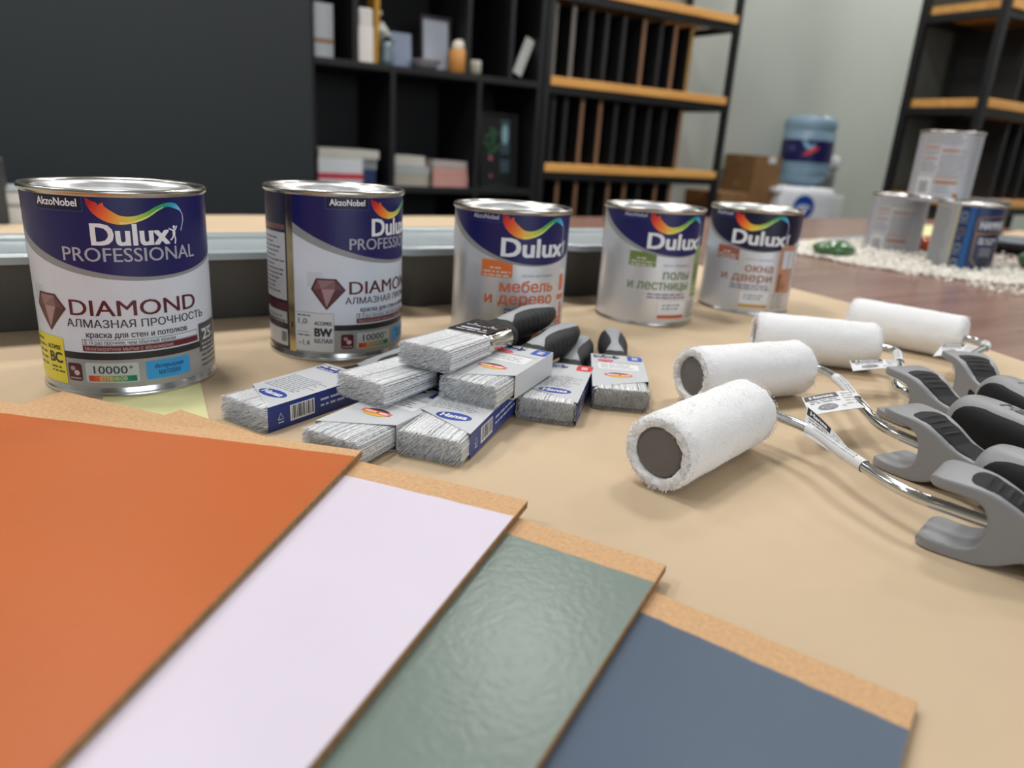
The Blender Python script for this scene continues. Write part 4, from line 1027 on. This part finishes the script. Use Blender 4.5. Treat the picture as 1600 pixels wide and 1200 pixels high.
# things at the far left end of the table
for k, (z, hgt) in enumerate(((-0.0008, 0.030), (0.0292, 0.022))):
    t = thing('paper_ream', ('lower' if k == 0 else 'upper') + ' white paper pack stacked at the far left table edge', 'paper pack', (-0.02, 1.46, z), 0.05, 'paper packs')
    b = bmesh.new(); box(b, -0.072, 0.05, -0.05, 0.06, 0, hgt - 0.004, 0.002); obj('wrapped_pages', b, M_paper_white, t)
    b = bmesh.new(); box(b, -0.0725, 0.0505, -0.0505, 0.0605, hgt - 0.004, hgt, 0.001); obj('cover_sheet', b, mat('ream_cover', '9FA3A4', 0.6), t)
t = thing('desk_organizer', 'dark grey upright organizer at the far left table edge', 'organizer', (-0.20, 1.43, -0.0008))
b = bmesh.new(); box(b, -0.10, 0.125, -0.04, 0.05, 0, 0.098, 0.004); obj('organizer_box', b, mat('organizer_grey', '3A3D3F', 0.5), t)
b = bmesh.new(); box(b, -0.09, 0.115, -0.03, 0.04, 0.098, 0.102, 0.001); obj('organizer_top', b, mat('organizer_top', '2D2F31', 0.5), t)

# ---------------------------------------------------------------- black cubby shelving
YF, YB = 2.55, 2.90
cs = thing('cubby_shelf', 'black cubby shelving unit against the back wall', 'shelf', (1.2, YF, -0.75))
def cpart(name, x0, x1, z0, z1, y0=YF, y1=YB - 0.012, m=M_black_board):
    b = bmesh.new(); box(b, x0 - 1.2, x1 - 1.2, y0 - YF, y1 - YF, z0 + 0.75, z1 + 0.75, 0.0015); return obj(name, b, m, cs)
cpart('back_panel', 0.732, 1.645, -0.75, 1.25, YB - 0.010, YB)
for x0 in (0.732, 1.622): cpart('side_panel', x0, x0 + 0.022, -0.75, 1.25)
for z in (-0.73, -0.385, -0.028, 0.375, 0.80, 1.228): cpart('shelf_board', 0.755, 1.621, z, z + 0.022)
for x0, z0, z1 in ((1.020, -0.006, 0.375), (1.362, -0.006, 0.375), (0.885, 0.397, 0.80), (1.308, 0.397, 0.80), (1.488, 0.397, 0.80), (1.020, -0.363, -0.028), (1.362, -0.363, -0.028), (1.19, 0.822, 1.228)):
    cpart('divider', x0, x0 + 0.018, z0, z1)

def slab(name, label, cat, x0, x1, y0, y1, z0, z1, m, rot=0.0, tiltx=0.0, tilty=0.0, group=None, band=None, bev=0.002, parts=True):
    """a book, folder or box standing or lying on a shelf"""
    t = thing(name, label, cat, ((x0 + x1) / 2, (y0 + y1) / 2, z0), 0, group); t.rotation_euler = (tiltx, tilty, rot)
    hx, hy = (x1 - x0) / 2, (y1 - y0) / 2
    b = bmesh.new(); box(b, -hx, hx, -hy, hy, 0, z1 - z0, bev); obj('body', b, m, t)
    if band:
        u0, u1, bmname = band; b = bmesh.new(); box(b, -hx - 0.0008, hx + 0.0008, -hy - 0.0008, hy * 0.3, (z1 - z0) * u0, (z1 - z0) * u1); obj('band', b, bmname, t)
    return t
ZS = 0.398
def book(label, x0, x1, y0, y1, z0, z1, cover, group=None, cat='book', rot=0.0, flat=True):
    t = thing('book', label, cat, ((x0 + x1) / 2, (y0 + y1) / 2, z0), rot, group); hx, hy, h = (x1 - x0) / 2, (y1 - y0) / 2, z1 - z0
    b = bmesh.new(); box(b, -hx, hx, -hy, hy, 0, 0.003, 0.0008); box(b, -hx, hx, -hy, hy, h - 0.003, h, 0.0008); box(b, -hx, hx, -hy, -hy + 0.003, 0.0025, h - 0.0025); obj('cover', b, cover, t)
    b = bmesh.new(); box(b, -hx + 0.003, hx - 0.003, -hy + 0.0028, hy - 0.004, 0.0028, h - 0.0028); obj('pages', b, mat('book_pages', 'BDB8AC', 0.8), t)
    return t
cream, beige, greyw, pink, pink2, wht = mat('cover_cream', 'B9B7AD', 0.6), mat('cover_beige', 'A29C90', 0.6), mat('cover_grey', '9EA1A3', 0.6), mat('cover_pink', 'C08F86', 0.6), mat('cover_pale_pink', 'A89C99', 0.6), mat('cover_white', 'C6C8CC', 0.5)
slab('binder_box', 'white box with a red stripe in the lower left cubby', 'box', 0.765, 0.925, 2.57, 2.80, -0.006, 0.082, wht, band=(0.20, 0.42, mat('red_stripe', 'B8283C', 0.5)))
slab('binder_box', 'white and navy box with a red corner behind the red striped box', 'box', 0.930, 0.985, 2.60, 2.82, -0.006, 0.080, mat('cover_navy', '2C3F66', 0.5), band=(0.62, 1.02, wht))
book('pale grey file lying on top of the red striped box', 0.768, 0.985, 2.57, 2.80, 0.083, 0.112, cream, 'books in the cubbies')
book('cream book on top of the left pile in the middle cubby', 1.050, 1.172, 2.59, 2.76, 0.066, 0.100, cream, 'books in the cubbies')
book('grey book in the middle of the left pile in the middle cubby', 1.050, 1.186, 2.58, 2.77, 0.036, 0.065, greyw, 'books in the cubbies')
book('beige book at the bottom of the left pile in the middle cubby', 1.048, 1.184, 2.58, 2.77, -0.006, 0.035, beige, 'books in the cubbies')
book('pale grey book on top of the pink pile in the middle cubby', 1.202, 1.344, 2.58, 2.77, 0.063, 0.088, pink2, 'books in the cubbies')
book('pink book in the middle of the pink pile', 1.204, 1.346, 2.58, 2.77, 0.040, 0.062, pink, 'books in the cubbies')
book('pink book at the bottom of the pink pile', 1.204, 1.350, 2.58, 2.77, -0.006, 0.039, pink, 'books in the cubbies')
slab('folder', 'white folder with a brown band standing in the upper left cubby', 'folder', 0.770, 0.835, 2.60, 2.82, ZS, 0.565, mat('folder_white', 'A9AEB2', 0.5), band=(0.28, 0.36, mat('brown_band', '8B6A45', 0.6)))
slab('folder', 'white rounded box file standing beside the yellow strip', 'folder', 0.912, 0.962, 2.57, 2.80, ZS, 0.565, mat('folder_bright', 'C9C5C2', 0.5), band=(0.0, 0.66, mat('folder_lower_white', 'D8D2CE', 0.5)), bev=0.006)
slab('strip_sample', 'tall mustard yellow strip leaning between the box file and the plant', 'strip', 0.967, 0.985, 2.58, 2.66, ZS, 0.70, mat('mustard', 'A67A25', 0.5), tilty=0.03)
t = thing('potted_flower', 'white flower with green leaves in a small glass vase', 'flower', (1.030, 2.62, ZS))
b = bmesh.new(); lathe(b, [(0, 0), (0.022, 0), (0.026, 0.02), (0.020, 0.055), (0.024, 0.075), (0.021, 0.075), (0.017, 0.055), (0.022, 0.02), (0, 0.006)], 32); obj('vase', b, mat('vase_glass', '9DB6BE', 0.1, trans=0.6), t, smooth=True)
b = bmesh.new(); R = random.Random(4)
for k in range(26):
    a = R.uniform(0, 6.28); el = R.uniform(0.1, 1.0); L = R.uniform(0.02, 0.04); d = Vector((math.cos(a) * math.cos(el), math.sin(a) * math.cos(el), math.sin(el))); s = d.orthogonal().normalized() * 0.008; p = Vector((0, 0, 0.06))
    v = [b.verts.new(q) for q in (p, p + d * L * 0.5 + s, p + d * L, p + d * L * 0.5 - s)]; b.faces.new(v)
obj('leaves', b, mat('leaf_green', '3F5F3C', 0.5), t)
b = bmesh.new()
for k in range(14):
    a = R.uniform(0, 6.28); p = Vector((-0.018 + R.gauss(0, 0.010), R.gauss(0, 0.010), 0.115 + R.gauss(0, 0.022))); bmesh.ops.create_icosphere(b, subdivisions=2, radius=R.uniform(0.007, 0.012), matrix=Matrix.Translation(p))
obj('blossom', b, mat('petal_white', 'C4C8C2', 0.7), t, smooth=True)
b = bmesh.new(); tube(b, [(0, 0, 0.01), (-0.005, 0, 0.06), (-0.016, 0, 0.11)], 0.002, 8); obj('stem', b, MATS['leaf_green'], t)
slab('brochure', 'blue grey brochure standing behind the flower vase', 'brochure', 1.055, 1.135, 2.64, 2.648, ZS, 0.515, mat('brochure_blue', '7F8AA0', 0.5), tiltx=-0.1, bev=0.0005)
def frame(label, x0, x1, y, z0, z1, art, fm, tilt=-0.08, bw=0.010):
    t = thing('picture_frame', label, 'picture frame', ((x0 + x1) / 2, y, z0)); t.rotation_euler = (tilt, 0, 0); hx, h = (x1 - x0) / 2, z1 - z0
    b = bmesh.new()
    for q in ((-hx, -hx + bw, 0, h), (hx - bw, hx, 0, h), (-hx + bw, hx - bw, 0, bw), (-hx + bw, hx - bw, h - bw, h)): box(b, q[0], q[1], -0.008, 0.008, q[2], q[3], 0.001)
    obj('frame', b, fm, t)
    b = bmesh.new(); box(b, -hx + bw * 0.9, hx - bw * 0.9, 0.0, 0.004, bw * 0.9, h - bw * 0.9); pc = obj('picture', b, art[0], t)
    if art[1]: art[1].build('print', lambda u, v, w: (u, -0.0005 - w, v), pc)
    return t
A = Art(); A.smallprint(-44, 44, [40 + 9 * k for k in range(13)], 3.2, ink('8C93A0'), 1, 4)
frame('framed pale certificate with a dark edge on the upper cubby shelf', 1.165, 1.285, 2.63, ZS, 0.583, (mat('certificate', '9AA1AC', 0.5), A), mat('dark_frame', '241C1F', 0.5), bw=0.009)
A = Art(); gr = ink('2C5238')
for k, (x, y, a) in enumerate(((-40, 200, 0.4), (-25, 180, 1.2), (-50, 160, 2.2), (-20, 215, 2.6), (-38, 135, 1.7), (-12, 150, 0.7))): A.poly([(x + 26 * math.cos(a) * math.cos(q) - 9 * math.sin(a) * math.sin(q), y + 26 * math.sin(a) * math.cos(q) + 9 * math.cos(a) * math.sin(q)) for q in [2 * math.pi * i / 14 for i in range(14)]], gr, 1)
A.rect(10, 52, 60, 262, ink('3F4E58'), 1); A.ell(30, 205, 14, 38, ink('8FB4BC'), 2); A.rect(12, 50, 110, 130, ink('151A1E'), 3); A.ell(-35, 112, 10, 9, ink('A5506E'), 2); A.ell(-34, 45, 7, 8, ink('8C4A62'), 2)
frame('dark framed picture with green leaves and a pale blue shape', 1.430, 1.598, 2.63, -0.006, 0.278, (mat('dark_picture', '17191A', 0.4), A), mat('black_frame', '1B1C1E', 0.4))
t = thing('bowl', 'white shallow bowl in front of the certificate', 'bowl', (1.170, 2.592, ZS))
b = bmesh.new(); lathe(b, [(0, 0), (0.022, 0), (0.045, 0.014), (0.056, 0.030), (0.0575, 0.031), (0.054, 0.029), (0.043, 0.016), (0.02, 0.004), (0, 0.004)], 48); obj('bowl_body', b, mat('bowl_white', 'B9B4BE', 0.3), t, smooth=True)
t = thing('candle_jar', 'ochre cylinder jar with a white ball on top', 'jar', (1.298, 2.590, ZS))
b = bmesh.new(); lathe(b, [(0, 0), (0.034, 0), (0.036, 0.002), (0.036, 0.076), (0.034, 0.078), (0, 0.078)], 48); obj('jar_body', b, mat('ochre_jar', 'B9803C', 0.5), t, auto=0.8)
b = bmesh.new(); bmesh.ops.create_icosphere(b, subdivisions=3, radius=0.026, matrix=Matrix.Translation((0, 0, 0.088))); obj('ball', b, mat('ball_cream', 'D0CBB9', 0.6), t, smooth=True)
t = thing('ceramic_cup', 'small cream knobbly cup right of the ochre jar', 'cup', (1.366, 2.592, ZS))
b = bmesh.new(); lathe(b, [(0, 0), (0.018, 0), (0.025, 0.014), (0.023, 0.034), (0.024, 0.05), (0.020, 0.05), (0.018, 0.034), (0.02, 0.014), (0, 0.004)], 32); obj('cup_body', b, mat('cup_cream', 'A9A899', 0.6, bump=(200, 0.002)), t, smooth=True)
t = slab('paper_sheet', 'white sheet tilted against the divider in the right upper cubby', 'paper', 1.535, 1.575, 2.60, 2.602, 0.42, 0.56, mat('sheet_white', 'B9BAB6', 0.6), tilty=0.38, bev=0.0003)

# ---------------------------------------------------------------- racks with pine shelves
def rack(label, x0, x1, y0, y1, shelves, top=1.9):
    t = thing('shelf_rack', label, 'rack', (x0, y0, -0.75)); P = 0.028; w, d = x1 - x0, y1 - y0
    for px in (0, w - P):
        for py in (0, d - P):
            b = bmesh.new(); box(b, px, px + P, py, py + P, 0, top + 0.75, 0.002); obj('post', b, M_black_steel, t)
    for z in shelves:
        zz = z + 0.75
        b = bmesh.new(); box(b, P * 0.25, w - P * 0.25, -0.006, d + 0.002, zz - 0.033, zz, 0.003)
        for vx in b.verts:
            pass
        # notch the board between the posts
        b.free(); b = bmesh.new(); box(b, P + 0.001, w - P - 0.001, -0.004, d + 0.002, zz - 0.033, zz, 0.003); obj('shelf_board', b, M_shelf_wood, t)
        b = bmesh.new()
        for q in ((P, w - P, 0.004, 0.026), (P, w - P, d - 0.026, d - 0.004)): box(b, q[0], q[1], q[2], q[3], zz - 0.062, zz - 0.0335, 0.001)
        for q in ((0.003, 0.025), (w - 0.025, w - 0.003)): box(b, q[0], q[1], P, d - P, zz - 0.062, zz - 0.0335, 0.001)
        obj('rail', b, M_black_steel, t)
    return t
rack('black steel rack with pine shelves against the back wall', 1.652, 2.672, YF, YB, (-0.235, 0.100, 0.425, 0.760, 1.095))
rr = rack('black steel rack with pine shelves at the right edge', 3.0, 4.1, 1.600, 1.932, (-0.275, 0.072, 0.440, 0.780, 1.12))
b = bmesh.new(); box(b, 0.03, 1.07, 0.336, 0.342, 0.05, 2.60); obj('back_panel', b, mat('rack_back_grey', '555B59', 0.6), rr)
M_edge = {'brown': mat('panel_edge_brown', '7A5A42', 0.6), 'grey': mat('panel_edge_grey', '6B6762', 0.6), 'ochre': mat('panel_edge_ochre', '8A6A35', 0.6), 'dark': mat('panel_edge_dark', '1E1F21', 0.6)}
ORD = ['first', 'second', 'third', 'fourth', 'fifth', 'sixth', 'seventh', 'eighth', 'ninth', 'tenth']
def panels(bay, z0, z1, items, y0, y1, where):
    seen = {}
    for x, c in items:
        seen[c] = seen.get(c, 0) + 1
        t = thing('upright_sample_board', f'{ORD[seen[c] - 1]} {c}-edged upright board from the left in the {bay} bay of the {where}', 'board', (x, (y0 + y1) / 2, z0), 0, 'upright sample boards in the racks')
        hy = (y1 - y0) / 2
        b = bmesh.new(); box(b, -0.0085, 0.0085, -hy + 0.004, hy, 0, z1 - z0, 0.0008); obj('panel_face', b, M_black_board, t)
        b = bmesh.new(); box(b, -0.0088, 0.0088, -hy, -hy + 0.004, 0, z1 - z0, 0.0006); obj('panel_edge', b, M_edge[c], t)
panels('top', 0.425, 0.690, [(1.700, 'grey'), (1.785, 'grey'), (1.869, 'dark'), (1.949, 'dark'), (2.038, 'dark'), (2.143, 'brown'), (2.237, 'dark'), (2.316, 'brown'), (2.410, 'ochre')], 2.575, 2.88, 'back rack')
panels('middle', 0.100, 0.358, [(1.719, 'dark'), (1.780, 'dark'), (1.861, 'brown'), (1.954, 'brown'), (2.038, 'dark'), (2.126, 'dark'), (2.222, 'dark'), (2.307, 'dark'), (2.405, 'brown')], 2.575, 2.88, 'back rack')
panels('lower', -0.235, 0.034, [(1.767, 'brown'), (1.862, 'brown'), (1.942, 'dark'), (2.035, 'brown'), (2.124, 'brown'), (2.208, 'dark'), (2.305, 'brown'), (2.390, 'brown')], 2.575, 2.88, 'back rack')
panels('upper', 0.440, 0.714, [(3.26, 'dark'), (3.36, 'dark'), (3.46, 'dark'), (3.56, 'dark')], 1.62, 1.90, 'right rack')
panels('middle', 0.072, 0.374, [(3.26, 'dark'), (3.36, 'dark'), (3.46, 'dark'), (3.56, 'dark')], 1.62, 1.90, 'right rack')
t = slab('paper_sheet', 'curled white sheet on the right rack beside the top can', 'paper', 3.05, 3.16, 1.80, 1.802, 0.0725, 0.13, M_paper_white, tiltx=0.5, rot=-0.5, bev=0.0003)

# ---------------------------------------------------------------- water cooler and cartons by the back wall
t = thing('water_cooler', 'white water cooler cabinet with a round blue emblem', 'water cooler', (3.40, 2.70, -0.757), -0.35)
b = bmesh.new(); rings = []
for z, k in ((0.007, 1), (0.74, 1), (0.775, 0.985), (0.795, 0.94), (0.80, 0.85)): rings.append([(x * k, y * k, z) for x, y in rrect(-0.165, 0.165, -0.155, 0.155, 0.03, 6)])
quadloop(b, rings, cap0=True, cap1=True); cb = obj('cabinet', b, M_white_plastic, t, auto=0.9)
A = Art(); A.ell(-20, 700, 62, 62, ink('1D49A8'), 1, 40); A.ell(-20, 700, 40, 14, ink('C9D2EA'), 2, 30); A.build('emblem', lambda u, v, w: (u, -0.1555 - w * 8, v), cb)
b = bmesh.new(); box(b, -0.19, -0.13, -0.15, -0.05, 0.765, 0.79, 0.006); obj('side_lip', b, M_white_plastic, t)
t = thing('water_bottle', 'blue tinted water bottle with a navy label standing on the cooler', 'water bottle', (3.455, 2.705, 0.0435))
b = bmesh.new(); lathe(b, [(0, 0), (0.055, 0), (0.075, 0.012), (0.115, 0.035), (0.132, 0.065), (0.134, 0.09), (0.128, 0.105), (0.134, 0.12), (0.134, 0.275), (0.129, 0.283), (0.134, 0.291), (0.134, 0.325), (0.126, 0.347), (0.10, 0.356), (0, 0.356)], 64); obj('bottle_body', b, mat('bottle_blue', 'A3C3D9', 0.12, trans=0.45, var=(6, 0.1)), t, smooth=True)
A = Art(); A.rect(-180, 180, 125, 235, ink('1E1C56'), 0)
A.poly([(-40, 232), (-14, 226), (18, 200), (6, 186), (-18, 196)], ink('7FB4D8'), 1); A.poly([(-30, 158), (-4, 160), (40, 182), (58, 200), (30, 204), (0, 188)], ink('D2414A'), 1); A.poly([(2, 192), (30, 222), (22, 196)], ink('A9CBE0'), 2)
A.smallprint(-110, -50, (196, 182), 9, ink('6E6EA0'), 1, 4)
lw = -2.40
A.build('bottle_label', lambda u, v, w: ((0.1345 + w) * math.cos(lw + u / 0.1345), (0.1345 + w) * math.sin(lw + u / 0.1345), v), t, step=12)
t = thing('clear_jug', 'clear jug with a white lid right of the water bottle', 'jug', (3.70, 2.74, 0.0))
b = bmesh.new(); lathe(b, [(0, 0.0), (0.045, 0.0), (0.05, 0.004), (0.055, 0.15), (0.053, 0.15), (0.048, 0.006), (0, 0.005)], 40); obj('jug_body', b, mat('clear_plastic', 'C9CFCC', 0.15, trans=0.75), t, smooth=True)
b = bmesh.new(); lathe(b, [(0, 0.148), (0.058, 0.148), (0.06, 0.152), (0.06, 0.20), (0.052, 0.21), (0, 0.212)], 40); obj('jug_lid', b, M_white_plastic, t, auto=0.8)
b = bmesh.new(); box(b, 3.62, 3.79, 2.66, 2.83, -0.75, -0.0005, 0.004); o = obj('side_cabinet', b, M_white_plastic); tag(o, 'white narrow cabinet carrying the clear jug beside the cooler', 'cabinet')
def carton(label, x0, x1, y0, y1, z0, z1, sticker=False):
    t = thing('cardboard_box', label, 'box', ((x0 + x1) / 2, (y0 + y1) / 2, z0), 0, 'cardboard boxes by the back wall'); hx, hy, h = (x1 - x0) / 2, (y1 - y0) / 2, z1 - z0
    b = bmesh.new(); box(b, -hx, hx, -hy, hy, 0, h, 0.002); obj('carton', b, M_cardboard, t)
    b = bmesh.new(); box(b, -hx - 0.0004, hx + 0.0004, -0.02, 0.02, h - 0.03, h + 0.0004); obj('tape', b, mat('packing_tape', '9A7A54', 0.3), t)
    if sticker:
        b = bmesh.new(); box(b, -0.005, 0.055, -hy - 0.0006, -hy + 0.001, h - 0.035, h - 0.003); obj('sticker', b, M_paper_white, t)
carton('cardboard box with a white sticker, on top of the stack left of the cooler', 3.05, 3.25, 2.68, 2.89, 0.056, 0.186, True)
carton('cardboard box at the bottom of the stack left of the cooler', 3.045, 3.245, 2.68, 2.89, -0.75, 0.055)
carton('low cardboard box beside the end of the back rack', 2.745, 2.945, 2.60, 2.84, -0.75, 0.003)
